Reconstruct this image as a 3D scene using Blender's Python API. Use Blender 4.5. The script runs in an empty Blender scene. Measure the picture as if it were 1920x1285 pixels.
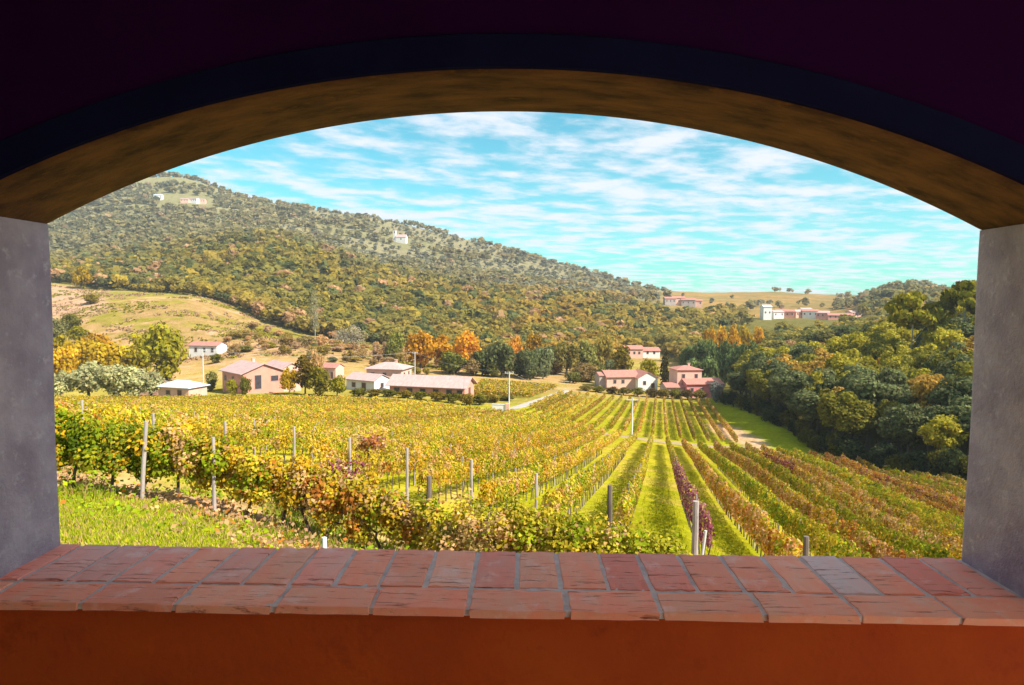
import bpy, bmesh, math, random
import numpy as np
from mathutils import Matrix, Vector

R = math.radians
rng = np.random.default_rng(11)
random.seed(11)
scene = bpy.context.scene
COL = scene.collection

# ------------------------------------------------------------------ camera
F, CX, CY = 1250.0, 960.0, 642.5          # focal length and centre in photo pixels (1920 x 1285)
PITCH, YAW, ROLL = math.atan(82.5 / F), R(1.0), R(0.5)
CAMROT = Matrix.Rotation(YAW, 3, 'Z') @ Matrix.Rotation(R(90) - PITCH, 3, 'X') @ Matrix.Rotation(ROLL, 3, 'Z')
cam_d = bpy.data.cameras.new('camera')
cam_d.sensor_width = 36.0
cam_d.lens = 36.0 * F / 1920.0
cam_d.clip_start, cam_d.clip_end = 0.05, 20000.0
cam = bpy.data.objects.new('camera', cam_d)
cam.matrix_world = CAMROT.to_4x4()
COL.objects.link(cam)
scene.camera = cam

# ------------------------------------------------------------------ world and sun
SUN_AZ, SUN_EL = R(118.0), R(42.0)        # clockwise from +Y
sun_dir = Vector((math.sin(SUN_AZ) * math.cos(SUN_EL), math.cos(SUN_AZ) * math.cos(SUN_EL), math.sin(SUN_EL)))
world = bpy.data.worlds.new('World')
scene.world = world
world.use_nodes = True
wn, wl = world.node_tree.nodes, world.node_tree.links
wn.clear()


def N(nodes, typ, **kw):
    n = nodes.new(typ)
    for k, v in kw.items():
        if k.startswith('_'):
            setattr(n, k[1:], v)
        else:
            n.inputs[k.replace('__', ' ')].default_value = v
    return n


def build_world():
    out = wn.new('ShaderNodeOutputWorld')
    bg = N(wn, 'ShaderNodeBackground', Strength=0.115)
    sky = wn.new('ShaderNodeTexSky')
    sky.sky_type = 'NISHITA'
    sky.sun_disc = False
    sky.sun_elevation, sky.sun_rotation = SUN_EL, SUN_AZ
    sky.altitude, sky.air_density, sky.dust_density, sky.ozone_density = 100, 1.0, 0.3, 2.0
    tint = N(wn, 'ShaderNodeMix', _data_type='RGBA', _blend_type='MULTIPLY')
    tint.inputs[0].default_value = 1.0
    tint.inputs[7].default_value = (0.155, 0.66, 0.60, 1)
    wl.new(sky.outputs[0], tint.inputs[6])
    tc = wn.new('ShaderNodeTexCoord')
    sep = wn.new('ShaderNodeSeparateXYZ')
    wl.new(tc.outputs['Generated'], sep.inputs[0])

    def M(op, a, b=None, c=None):
        m = wn.new('ShaderNodeMath')
        m.operation = op
        for i, v in enumerate((a, b, c)):
            if v is None:
                continue
            if isinstance(v, (int, float)):
                m.inputs[i].default_value = v
            else:
                wl.new(v, m.inputs[i])
        return m.outputs[0]
    # the cloud layer: a flat sheet high above, seen in perspective
    zz = M('ADD', M('MAXIMUM', sep.outputs[2], 0.0), 0.055)
    u, v = M('DIVIDE', sep.outputs[0], zz), M('DIVIDE', sep.outputs[1], zz)
    comb = wn.new('ShaderNodeCombineXYZ')
    wl.new(u, comb.inputs[0]); wl.new(v, comb.inputs[1])
    vr = wn.new('ShaderNodeVectorRotate'); vr.rotation_type = 'Z_AXIS'
    vr.inputs['Angle'].default_value = R(-34)
    wl.new(comb.outputs[0], vr.inputs['Vector'])
    mp = wn.new('ShaderNodeMapping')
    mp.inputs['Scale'].default_value = (0.84, 1.02, 1)
    wl.new(vr.outputs[0], mp.inputs[0])
    n1 = N(wn, 'ShaderNodeTexNoise', Scale=2.7, Detail=10.0, Roughness=0.60, Distortion=0.1)
    wl.new(mp.outputs[0], n1.inputs['Vector'])
    mp2 = wn.new('ShaderNodeMapping')
    mp2.inputs['Location'].default_value = (3.1, 7.7, 0)
    mp2.inputs['Scale'].default_value = (0.30, 0.55, 1)
    wl.new(vr.outputs[0], mp2.inputs[0])
    n2 = N(wn, 'ShaderNodeTexNoise', Scale=1.0, Detail=4.0, Roughness=0.5)
    wl.new(mp2.outputs[0], n2.inputs['Vector'])
    s = M('ADD', M('MULTIPLY', n1.outputs[0], 0.74), M('MULTIPLY', n2.outputs[0], 0.30))
    mr = wn.new('ShaderNodeMapRange')
    mr.interpolation_type = 'SMOOTHSTEP'
    mr.inputs['From Min'].default_value, mr.inputs['From Max'].default_value = 0.435, 0.63
    wl.new(s, mr.inputs['Value'])
    mask = M('MULTIPLY', mr.outputs[0], 0.93)
    mix = N(wn, 'ShaderNodeMix', _data_type='RGBA')
    mix.inputs[7].default_value = (3.6, 3.65, 4.05, 1)
    wl.new(mask, mix.inputs[0]); wl.new(tint.outputs[2], mix.inputs[6])
    wl.new(mix.outputs[2], bg.inputs['Color'])
    wl.new(bg.outputs[0], out.inputs[0])


build_world()
sun_l = bpy.data.lights.new('sun', 'SUN')
sun_l.energy, sun_l.angle, sun_l.color = 3.9, R(0.53), (1.0, 0.93, 0.82)
sun_o = bpy.data.objects.new('sun', sun_l)
sun_o.rotation_euler = sun_dir.to_track_quat('Z', 'Y').to_euler()
COL.objects.link(sun_o)
scene.view_settings.view_transform = 'Standard'
scene.view_settings.look = 'None'
scene.view_settings.gamma = 1.0
scene.view_settings.exposure = 1.26
scene.cycles.use_denoising = True
scene.cycles.max_bounces = 8
scene.cycles.diffuse_bounces = 6
scene.cycles.volume_bounces = 0
scene.cycles.sample_clamp_indirect = 6.0

# ------------------------------------------------------------------ helpers


def lin(r, g, b):
    f = lambda c: c / 12.92 if c <= 0.04045 else ((c + 0.055) / 1.055) ** 2.4
    return (f(r / 255), f(g / 255), f(b / 255))


CM = np.array(CAMROT)


def P(px, py, s):
    """the point on the ray through photo pixel (px, py) at depth Y = s"""
    d = CM @ np.array([(px - CX) / F, -(py - CY) / F, -1.0])
    return d * (s / d[1])


def project(p):
    q = (np.asarray(p) @ CM)
    d = -q[..., 2]
    return CX + F * q[..., 0] / d, CY - F * q[..., 1] / d


def link(name, me, mat=None, parent=None):
    o = bpy.data.objects.new(name, me)
    if mat is not None and len(me.materials) == 0:
        me.materials.append(mat)
    o.parent = parent
    COL.objects.link(o)
    return o


def tag(o, label=None, cat=None, group=None, kind=None):
    for k, v in (('label', label), ('category', cat), ('group', group), ('kind', kind)):
        if v:
            o[k] = v
    return o


def empty(name, loc, rz=0.0, scale=None):
    o = bpy.data.objects.new(name, None)
    o.location = loc
    o.rotation_euler = (0, 0, rz)
    if scale is not None:
        o.scale = scale
    o.empty_display_size = 0.3
    COL.objects.link(o)
    return o


def mesh_np(name, verts, faces, mat=None, colors=None, smooth=False):
    verts = np.asarray(verts, dtype=np.float32)
    faces = np.asarray(faces, dtype=np.int32)
    me = bpy.data.meshes.new(name)
    nf, k = faces.shape
    me.vertices.add(len(verts))
    me.vertices.foreach_set('co', verts.ravel())
    me.loops.add(nf * k)
    me.loops.foreach_set('vertex_index', faces.ravel())
    me.polygons.add(nf)
    me.polygons.foreach_set('loop_start', np.arange(0, nf * k, k, dtype=np.int32))
    me.polygons.foreach_set('loop_total', np.full(nf, k, dtype=np.int32))
    if smooth:
        me.polygons.foreach_set('use_smooth', np.ones(nf, dtype=bool))
    if colors is not None:
        a = me.color_attributes.new('Col', 'FLOAT_COLOR', 'POINT')
        c = np.ones((len(verts), 4), dtype=np.float32)
        c[:, :3] = colors
        a.data.foreach_set('color', c.ravel())
    me.update(calc_edges=True)
    if mat is not None:
        me.materials.append(mat)
    return me


def norm(v):
    return v / np.maximum(np.linalg.norm(v, axis=-1, keepdims=True), 1e-9)


def leaf_quads(c, n, L, W=0.75, droop=0.25, rg=rng):
    """one bent diamond blade per centre c, normal n, half length L: returns verts, faces"""
    m = len(c)
    n = norm(n)
    t = norm(np.cross(n, norm(rg.normal(size=(m, 3)))))
    b = np.cross(n, t)
    L = np.broadcast_to(np.asarray(L, dtype=float), (m,))[:, None]
    v = np.empty((m, 4, 3))
    v[:, 0] = c - t * L
    v[:, 1] = c + b * L * W + n * L * droop
    v[:, 2] = c + t * L
    v[:, 3] = c - b * L * W + n * L * droop * 0.6
    f = np.arange(m * 4).reshape(m, 4)
    return v.reshape(-1, 3), f


LOBED = np.array([(0, -0.55), (0.82, -0.42), (0.60, 0.30), (0, 1.0), (-0.60, 0.30), (-0.82, -0.42)])


def leaf_lobed(c, n, L, rg=rng):
    m = len(c)
    n = norm(n)
    t = norm(np.cross(n, norm(rg.normal(size=(m, 3)))))
    b = np.cross(n, t)
    L = np.broadcast_to(np.asarray(L, dtype=float), (m,))[:, None]
    v = np.empty((m, 6, 3))
    for k, (a, q) in enumerate(LOBED):
        v[:, k] = c + b * L * a + t * L * q + n * L * (0.28 * abs(a) - 0.18 * max(q, 0)) * rg.uniform(0.3, 1.3, (m, 1))
    return v.reshape(-1, 3), np.arange(m * 6).reshape(m, 6)


def bm_obj(name, bm, mat, parent=None, smooth=False):
    me = bpy.data.meshes.new(name)
    bm.normal_update()
    bm.to_mesh(me)
    bm.free()
    if smooth:
        me.polygons.foreach_set('use_smooth', [True] * len(me.polygons))
    return link(name, me, mat, parent)


def add_box(bm, x0, x1, y0, y1, z0, z1, bevel=0.0, jit=0.0):
    vs = [bm.verts.new((x + random.uniform(-jit, jit), y + random.uniform(-jit, jit), z))
          for z in (z0, z1) for (x, y) in ((x0, y0), (x1, y0), (x1, y1), (x0, y1))]
    fs = [(3, 2, 1, 0), (4, 5, 6, 7), (0, 1, 5, 4), (1, 2, 6, 5), (2, 3, 7, 6), (3, 0, 4, 7)]
    faces = [bm.faces.new([vs[i] for i in f]) for f in fs]
    if bevel:
        es = list({e for f in faces for e in f.edges})
        bmesh.ops.bevel(bm, geom=es, offset=bevel, segments=2, affect='EDGES', profile=0.6)
    return faces


def add_tube(bm, pts, rads, n=7):
    rings = []
    for i, p in enumerate(pts):
        p = Vector(p)
        d = (Vector(pts[min(i + 1, len(pts) - 1)]) - Vector(pts[max(i - 1, 0)]))
        d = d.normalized() if d.length > 1e-6 else Vector((0, 0, 1))
        a = d.orthogonal().normalized()
        b = d.cross(a)
        rings.append([bm.verts.new(p + (a * math.cos(2 * math.pi * k / n) + b * math.sin(2 * math.pi * k / n)) * rads[i]) for k in range(n)])
    for i in range(len(rings) - 1):
        for k in range(n):
            try:
                bm.faces.new((rings[i][k], rings[i][(k + 1) % n], rings[i + 1][(k + 1) % n], rings[i + 1][k]))
            except ValueError:
                pass
    bm.faces.new(rings[0][::-1]); bm.faces.new(rings[-1])


# ------------------------------------------------------------------ materials
MATS = {}


def new_mat(name):
    m = bpy.data.materials.new(name)
    m.use_nodes = True
    nt = m.node_tree
    nt.nodes.clear()
    out = nt.nodes.new('ShaderNodeOutputMaterial')
    MATS[name] = m
    return m, nt.nodes, nt.links, out


def mat_leaf(name, use_object_color, translucency=0.3):
    m, n, l, out = new_mat(name)
    at = n.new('ShaderNodeAttribute'); at.attribute_name = 'Col'
    col = at.outputs['Color']
    if use_object_color:
        oi = n.new('ShaderNodeObjectInfo')
        mx = N(n, 'ShaderNodeMix', _data_type='RGBA', _blend_type='MULTIPLY')
        mx.inputs[0].default_value = 1.0
        l.new(oi.outputs['Color'], mx.inputs[6]); l.new(col, mx.inputs[7])
        col = mx.outputs[2]
    d = N(n, 'ShaderNodeBsdfDiffuse')
    t = N(n, 'ShaderNodeBsdfTranslucent')
    l.new(col, d.inputs['Color']); l.new(col, t.inputs['Color'])
    mix = n.new('ShaderNodeMixShader'); mix.inputs[0].default_value = translucency
    l.new(d.outputs[0], mix.inputs[1]); l.new(t.outputs[0], mix.inputs[2])
    l.new(mix.outputs[0], out.inputs[0])
    return m


def mat_mottled(name, c1, c2, scale=3.0, rough=0.9, bump=0.0, bscale=40.0, detail=5.0, c3=None, stretch=(1, 1, 1), objcol=False, spec=0.2, contrast=(0.35, 0.65)):
    m, n, l, out = new_mat(name)
    tc = n.new('ShaderNodeTexCoord')
    mp = n.new('ShaderNodeMapping'); mp.inputs['Scale'].default_value = stretch
    l.new(tc.outputs['Object'], mp.inputs[0])
    vec = mp.outputs[0]
    if objcol:                                   # alike pieces: shift the pattern from piece to piece
        oi = n.new('ShaderNodeObjectInfo')
        ad = N(n, 'ShaderNodeVectorMath', _operation='ADD')
        ml = N(n, 'ShaderNodeMath', _operation='MULTIPLY'); ml.inputs[1].default_value = 37.0
        l.new(oi.outputs['Random'], ml.inputs[0])
        l.new(vec, ad.inputs[0]); l.new(ml.outputs[0], ad.inputs[1])
        vec = ad.outputs[0]
    nz = N(n, 'ShaderNodeTexNoise', Scale=scale, Detail=detail, Roughness=0.6)
    l.new(vec, nz.inputs['Vector'])
    mr = N(n, 'ShaderNodeMapRange'); mr.inputs[1].default_value, mr.inputs[2].default_value = contrast
    l.new(nz.outputs[0], mr.inputs[0])
    mx = N(n, 'ShaderNodeMix', _data_type='RGBA')
    mx.inputs[6].default_value = (*c1, 1); mx.inputs[7].default_value = (*c2, 1)
    l.new(mr.outputs[0], mx.inputs[0])
    col = mx.outputs[2]
    if c3 is not None:
        n3 = N(n, 'ShaderNodeTexNoise', Scale=scale * 4.3, Detail=6.0, Roughness=0.7)
        l.new(vec, n3.inputs['Vector'])
        m3 = N(n, 'ShaderNodeMapRange'); m3.inputs[1].default_value, m3.inputs[2].default_value = 0.56, 0.72
        l.new(n3.outputs[0], m3.inputs[0])
        x3 = N(n, 'ShaderNodeMix', _data_type='RGBA'); x3.inputs[7].default_value = (*c3, 1)
        l.new(m3.outputs[0], x3.inputs[0]); l.new(col, x3.inputs[6])
        col = x3.outputs[2]
    if objcol:
        xo = N(n, 'ShaderNodeMix', _data_type='RGBA', _blend_type='MULTIPLY'); xo.inputs[0].default_value = 1
        l.new(oi.outputs['Color'], xo.inputs[6]); l.new(col, xo.inputs[7])
        col = xo.outputs[2]
    p = N(n, 'ShaderNodeBsdfPrincipled', Roughness=rough)
    p.inputs['Specular IOR Level'].default_value = spec
    l.new(col, p.inputs['Base Color'])
    if bump:
        nb = N(n, 'ShaderNodeTexNoise', Scale=bscale, Detail=6.0, Roughness=0.65)
        l.new(vec, nb.inputs['Vector'])
        bp = N(n, 'ShaderNodeBump', Strength=bump, Distance=0.01)
        l.new(nb.outputs[0], bp.inputs['Height']); l.new(bp.outputs[0], p.inputs['Normal'])
    l.new(p.outputs[0], out.inputs[0])
    return m


LEAF = mat_leaf('leaf', False, 0.38)
WOODLEAF = mat_leaf('woodland_leaf', False, 0.48)
TREELEAF = mat_leaf('tree_leaf', True, 0.42)
BARK = mat_mottled('bark', (0.07, 0.05, 0.035), (0.13, 0.10, 0.07), 6, bump=0.4, stretch=(1, 1, 0.25))
PALEBARK = mat_mottled('pale_bark', (0.45, 0.42, 0.36), (0.30, 0.27, 0.22), 5)
POSTWOOD = mat_mottled('weathered_post', (0.30, 0.25, 0.22), (0.46, 0.39, 0.36), 5, bump=0.3, stretch=(1, 1, 0.2), c3=(0.14, 0.10, 0.08))
DARKPOST = mat_mottled('dark_post', (0.10, 0.075, 0.06), (0.20, 0.16, 0.13), 5, bump=0.3, stretch=(1, 1, 0.2))
VINEWOOD = mat_mottled('vine_wood', (0.06, 0.04, 0.03), (0.12, 0.085, 0.06), 9, bump=0.4)
CONC = mat_mottled('pale_concrete', (0.55, 0.53, 0.50), (0.68, 0.66, 0.62), 2.0)

# ------------------------------------------------------------------ the lie of the land
# per photo column: (depth in metres, photo row where the bare ground lies at that depth)
TAB = {
    105: [(3, 1560), (12, 1000), (16.5, 918), (24, 842), (40, 808), (70, 783), (130, 757), (170, 746), (220, 716), (280, 664), (330, 622), (400, 566), (460, 535), (600, 515), (800, 480), (1000, 430), (1300, 380), (1500, 345), (2000, 400), (3000, 500), (7000, 558)],
    330: [(3, 1600), (12, 1020), (16.8, 946), (24, 868), (40, 826), (70, 792), (130, 758), (170, 743), (220, 713), (280, 666), (330, 604), (380, 562), (430, 553), (480, 550), (600, 505), (800, 455), (1000, 424), (1300, 368), (1500, 332), (2000, 404), (3000, 500), (7000, 558)],
    500: [(3, 1620), (12, 1060), (17, 988), (25, 893), (40, 838), (70, 797), (130, 759), (145, 752), (182, 734), (220, 702), (280, 656), (330, 632), (380, 608), (430, 585), (500, 545), (600, 490), (700, 455), (800, 442), (900, 444), (1000, 436), (1200, 406), (1400, 381), (2000, 438), (3000, 510), (7000, 558)],
    700: [(3, 1640), (12, 1110), (17, 1034), (30, 906), (50, 850), (80, 806), (117, 777), (150, 757), (182, 738), (220, 709), (280, 676), (330, 657), (380, 646), (450, 612), (550, 562), (650, 524), (700, 508), (800, 500), (1000, 480), (1200, 442), (1400, 410), (2000, 460), (3000, 520), (7000, 558)],
    890: [(3, 1660), (12, 1130), (17, 1060), (26, 962), (40, 887), (60, 845), (90, 808), (117, 790), (150, 770), (182, 746), (220, 719), (280, 693), (330, 681), (400, 660), (500, 620), (600, 575), (700, 550), (800, 534), (1000, 513), (1200, 475), (1400, 454), (2000, 493), (3000, 530), (7000, 558)],
    1050: [(3, 1680), (12, 1160), (17, 1080), (23, 1014), (40, 915), (60, 865), (90, 825), (117, 804), (150, 776), (208, 740), (250, 716), (300, 697), (400, 671), (500, 632), (600, 594), (700, 566), (800, 548), (1000, 537), (1200, 513), (1400, 497), (2000, 525), (3000, 540), (7000, 558)],
    1240: [(3, 1700), (12, 1210), (16, 1110), (20, 1040), (40, 935), (70, 868), (117, 829), (150, 795), (208, 753), (250, 729), (300, 706), (400, 671), (500, 647), (600, 612), (700, 580), (800, 564), (1000, 558), (1200, 550), (1400, 545), (2000, 554), (3000, 550), (7000, 558)],
    1340: [(3, 1710), (12, 1240), (20, 1070), (40, 955), (70, 883), (117, 838), (150, 800), (208, 755), (250, 736), (300, 712), (400, 672), (500, 637), (600, 605), (700, 588), (800, 573), (1000, 562), (1400, 550), (2000, 549), (3000, 551), (7000, 558)],
    1450: [(3, 1720), (12, 1270), (20, 1100), (40, 975), (70, 895), (117, 845), (150, 797), (208, 735), (250, 712), (300, 690), (400, 652), (500, 622), (600, 604), (700, 592), (800, 578), (1000, 563), (1400, 548), (2000, 549), (3000, 551), (7000, 558)],
    1560: [(3, 1730), (12, 1300), (20, 1130), (40, 1000), (70, 912), (111, 866), (130, 838), (150, 790), (208, 722), (250, 695), (300, 665), (400, 640), (500, 622), (600, 606), (700, 590), (800, 580), (1000, 570), (1400, 556), (2000, 553), (3000, 553), (7000, 558)],
    1700: [(3, 1740), (12, 1330), (20, 1160), (40, 1026), (70, 942), (97, 906), (110, 880), (130, 822), (150, 770), (180, 712), (208, 676), (250, 650), (300, 640), (400, 625), (600, 595), (700, 565), (800, 540), (900, 545), (1400, 556), (2000, 555), (3000, 555), (7000, 558)],
    1830: [(3, 1750), (12, 1350), (20, 1185), (40, 1050), (70, 960), (88, 923), (100, 886), (120, 810), (150, 722), (180, 664), (208, 628), (250, 606), (300, 600), (400, 600), (600, 592), (800, 565), (900, 560), (1400, 557), (2000, 556), (3000, 556), (7000, 558)],
}


def pchip(x, y, xq):
    x, y, xq = map(np.asarray, (x, y, xq))
    h = np.diff(x); d = np.diff(y) / h
    m = np.zeros(len(x))
    for i in range(1, len(x) - 1):
        if d[i - 1] * d[i] > 0:
            w1, w2 = 2 * h[i] + h[i - 1], h[i] + 2 * h[i - 1]
            m[i] = (w1 + w2) / (w1 / d[i - 1] + w2 / d[i])
    m[0], m[-1] = d[0], d[-1]
    i = np.clip(np.searchsorted(x, xq) - 1, 0, len(x) - 2)
    t = np.clip((xq - x[i]) / h[i], 0, 1)
    return (y[i] * (1 + 2 * t) * (1 - t) ** 2 + m[i] * h[i] * t * (1 - t) ** 2 + y[i + 1] * t * t * (3 - 2 * t) + m[i + 1] * h[i] * t * t * (t - 1))


LS = np.linspace(math.log(3.0), math.log(7000.0), 500)
cols = sorted(TAB)
ACOL = np.array([P(c, 700, 1.0)[0] for c in cols])
EC = np.array([pchip(np.log([p[0] for p in TAB[c]]), np.array([P(c, p[1], 1.0)[2] for p in TAB[c]]), LS) for c in cols])
AG = np.linspace(ACOL[0] - 0.25, ACOL[-1] + 0.25, 500)
EG = np.empty((len(AG), len(LS)))
for j in range(len(LS)):
    EG[:, j] = pchip(ACOL, EC[:, j], np.clip(AG, ACOL[0], ACOL[-1]))
# soften the joins between columns
for _ in range(3):
    EG[1:-1] = 0.25 * EG[:-2] + 0.5 * EG[1:-1] + 0.25 * EG[2:]


def vnoise(x, y, seed=0):
    """cheap smooth value noise, vectorised, about -1..1"""
    xi, yi = np.floor(x).astype(np.int64), np.floor(y).astype(np.int64)
    fx, fy = x - xi, y - yi
    fx, fy = fx * fx * (3 - 2 * fx), fy * fy * (3 - 2 * fy)

    def h(a, b):
        n = (a * 374761393 + b * 668265263 + seed * 974634777) & 0x7fffffff
        n = ((n ^ (n >> 13)) * 1274126177) & 0x7fffffff
        return ((n ^ (n >> 16)) & 0xffff) / 32767.5 - 1
    return ((h(xi, yi) * (1 - fx) + h(xi + 1, yi) * fx) * (1 - fy) + (h(xi, yi + 1) * (1 - fx) + h(xi + 1, yi + 1) * fx) * fy)


def fbm(x, y, seed=0, o=4):
    s, a = 0.0, 1.0
    for k in range(o):
        s = s + a * vnoise(x * 2 ** k, y * 2 ** k, seed + k)
        a *= 0.5
    return s / 1.875


def H(x, y):
    x, y = np.asarray(x, dtype=float), np.asarray(y, dtype=float)
    yy = np.maximum(y, 3.0)
    a = np.clip(x / yy, AG[0], AG[-1])
    u = (a - AG[0]) / (AG[1] - AG[0])
    v = (np.clip(np.log(yy), LS[0], LS[-1]) - LS[0]) / (LS[1] - LS[0])
    i = np.clip(u.astype(int), 0, len(AG) - 2); j = np.clip(v.astype(int), 0, len(LS) - 2)
    fu, fv = u - i, v - j
    e = (EG[i, j] * (1 - fu) + EG[i + 1, j] * fu) * (1 - fv) + (EG[i, j + 1] * (1 - fu) + EG[i + 1, j + 1] * fu) * fv
    z = e * yy
    return z + 0.05 * fbm(x * 0.6, y * 0.6, 5, 3) * np.clip(yy / 10, 0, 1) + np.where(yy > 300, 2.0 * fbm(x / 45, y / 45, 9, 3), 0) * np.clip((yy - 300) / 200, 0, 1)


def G(px, s):
    """ground point under photo column px at depth s"""
    x = P(px, 700, s)[0]
    return np.array([x, s, float(H(x, s))])


def colpx(x, y):
    """photo column of a ground position"""
    return CX + F * (x / y - P(960, 700, 1)[0]) * 0.998


def curve(pairs):
    a = np.array(pairs, dtype=float)
    return lambda q: np.interp(q, a[:, 0], a[:, 1])


WOOD_EDGE = curve([(60, 478), (105, 472), (200, 440), (330, 436), (420, 425), (470, 395), (530, 372), (600, 362), (700, 376), (800, 352), (890, 335), (1050, 330), (1150, 345), (1190, 430), (1240, 425), (1300, 330), (1370, 300), (1450, 280), (1900, 270)])
EAST_EDGE = curve([(1335, 212), (1350, 204), (1400, 175), (1450, 152), (1500, 135), (1560, 118), (1640, 107), (1700, 102), (1830, 92), (2000, 84), (2300, 76)])

# ------------------------------------------------------------------ vineyard rows in plan
ROWDIR = np.array([0.205, 1.0]) / math.hypot(0.205, 1.0)
rowX = lambda k, y: 5.8 + 2.6 * k + 0.205 * (y - 21.0)
END_Y = {1: 16.6, 0: 19.5, -1: 20.2, -2: 22.2, -3: 23.8, -4: 24.6, -5: 25.6, -6: 26.5, -7: 26.2, -8: 25.9, -9: 25.7}
end_y = lambda k: END_Y.get(k, 25.5 if k < 0 else max(8.5, 16.6 - 2.2 * (k - 1)))

# ------------------------------------------------------------------ ground sheet


def build_ground():
    a = np.concatenate([np.linspace(-3, -0.95, 16), np.linspace(-0.9, 0.9, 330), np.linspace(0.95, 3, 16)])
    s = np.exp(np.concatenate([np.linspace(math.log(3.0), math.log(220), 190), np.linspace(math.log(222), math.log(500), 130), np.linspace(math.log(508), math.log(3000), 90)]))
    A, S = np.meshgrid(a, s, indexing='ij')
    X, Y = A * S, S
    Z = H(X, Y)
    v = np.stack([X, Y, Z], -1).reshape(-1, 3)
    ni, nj = A.shape
    idx = np.arange(ni * nj).reshape(ni, nj)
    f = np.stack([idx[:-1, :-1], idx[1:, :-1], idx[1:, 1:], idx[:-1, 1:]], -1).reshape(-1, 4)
    px = colpx(X, Y)
    n1, n2, n3 = fbm(X / 3.0, Y / 3.0, 21), fbm(X / 14.0, Y / 14.0, 33), fbm(X / 60.0, Y / 30.0, 41)
    c = np.empty(X.shape + (3,))

    def lay(col, w):
        w = np.clip(w, 0, 1)[..., None]
        c[:] = c * (1 - w) + np.array(col) * w
    sm = lambda x, lo, hi: np.clip((x - lo) / (hi - lo), 0, 1)
    grass, straw, soil = (0.27, 0.27, 0.010), (0.40, 0.27, 0.07), (0.36, 0.21, 0.14)
    c[:] = grass
    lay((0.36, 0.31, 0.02), 0.4 + 0.9 * n2)
    lay(straw, sm(n1 + 0.4 * n2, 0.05, 0.6) * 0.7)
    lay((0.34, 0.25, 0.03), sm(-(px - 1000), 0, 350) * sm(Y, 25, 60) * 0.65)
    # strip under the first row: bare soil, litter, grass
    near = sm(22 - Y, 0, 4) * sm(Y, 9.5, 11.0)
    lay(soil, near * sm(n1 + 0.6, 0.0, 0.5) * 0.95)
    lay(straw, near * sm(n2, 0.0, 0.5) * 0.5)
    bank = sm(14.9 - Y + 0.35 * n1 - 1.6 * sm(px, 260, 520), -0.2, 0.8)
    lay((0.34, 0.38, 0.010), bank)
    lay((0.42, 0.27, 0.13), bank * sm(n1 + 1.1 * sm(px, 330, 560) + 0.9 * sm(Y, 14.6, 15.4) - 0.25, 0.2, 0.7) * 0.9)
    # meadow right of the upper rows, with a patch of bare earth
    mead = sm(px, 1345, 1360) * sm(Y, 118, 122)
    lay((0.29, 0.30, 0.012), mead)
    q = project(np.stack([X, Y, Z], -1))
    patch = 1 - np.sqrt(((q[0] - 1385) / 62) ** 2 + ((q[1] - 818 - 0.35 * (q[0] - 1385)) / 17) ** 2)
    lay((0.50, 0.33, 0.20), sm(patch + 0.25 * n1, 0.0, 0.3) * sm(Y, 100, 110) * sm(200 - Y, 0, 10))
    # valley floor and lower slopes behind the field
    val = sm(Y, 160, 172) * sm(1340 - px, 0, 20)
    lay((0.27, 0.22, 0.045), val * sm(1130 - px, -20, 60))
    lay((0.40, 0.25, 0.11), val * sm(n2, -0.6, 0.1) * 0.95 * sm(Y, 200, 222))
    kn = sm(Y, 235, 275) * sm(WOOD_EDGE(px) + 6 - Y, 0, 10) * sm(880 - px, 0, 60)
    lay((0.29, 0.185, 0.075), kn)
    lay((0.42, 0.25, 0.16), kn * sm(n2 + 0.9 * fbm(X / 7, Y / 5, 51), 0.05, 0.45) * 0.9)
    lay((0.20, 0.175, 0.02), kn * sm(0.12 + fbm(X / 20, Y / 6, 61) + 0.4 * sm(px, 470, 520) * sm(600 - px, 0, 40) + 0.3 * fbm(X / 4, Y / 4, 67), 0.05, 0.4) * 0.85 * sm(Y, 300, 330))
    lay((0.20, 0.185, 0.03), kn * sm(Y, 390, 425) * 0.8)
    lay((0.37, 0.23, 0.16), sm(205 - px, 0, 25) * sm(Y, 352, 368) * sm(470 - Y, 0, 10) * 0.9)
    # woodland floor and upper hillsides
    wd = np.maximum(sm(Y, WOOD_EDGE(px) - 4, WOOD_EDGE(px) + 8), sm(Y, EAST_EDGE(px) - 1, EAST_EDGE(px) + 3) * sm(px, 1345, 1355))
    lay((0.17, 0.145, 0.04), wd)
    up = sm(Y, 700, 800)
    lay((0.20, 0.18, 0.09), up)
    lay((0.24, 0.205, 0.12), up * sm(fbm(X / 110, Y / 55, 57), -0.2, 0.0) * sm(px, 400, 520) * 0.9)
    fe = sm(px, 1200, 1290) * sm(Y, 640, 690)
    lay((0.27, 0.19, 0.065), fe)
    lay((0.38, 0.22, 0.075), fe * sm(n3 + 0.5 * n2, -0.1, 0.3))
    c *= (1 + 0.18 * n1 + 0.12 * fbm(X * 1.7, Y * 1.7, 71))[..., None]
    m, n, l, out = new_mat('land')
    at = n.new('ShaderNodeAttribute'); at.attribute_name = 'Col'
    tc = n.new('ShaderNodeTexCoord')
    nz = N(n, 'ShaderNodeTexNoise', Scale=1.6, Detail=8.0, Roughness=0.7)
    l.new(tc.outputs['Object'], nz.inputs['Vector'])
    mr = N(n, 'ShaderNodeMapRange'); mr.inputs[1].default_value, mr.inputs[2].default_value = 0.3, 0.7
    mr.inputs[3].default_value, mr.inputs[4].default_value = 0.65, 1.35
    l.new(nz.outputs[0], mr.inputs[0])
    mx = N(n, 'ShaderNodeMix', _data_type='RGBA', _blend_type='MULTIPLY'); mx.inputs[0].default_value = 1
    l.new(at.outputs[0], mx.inputs[6]); l.new(mr.outputs[0], mx.inputs[7])
    nm = N(n, 'ShaderNodeTexNoise', Scale=0.16, Detail=7.0, Roughness=0.72)
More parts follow.
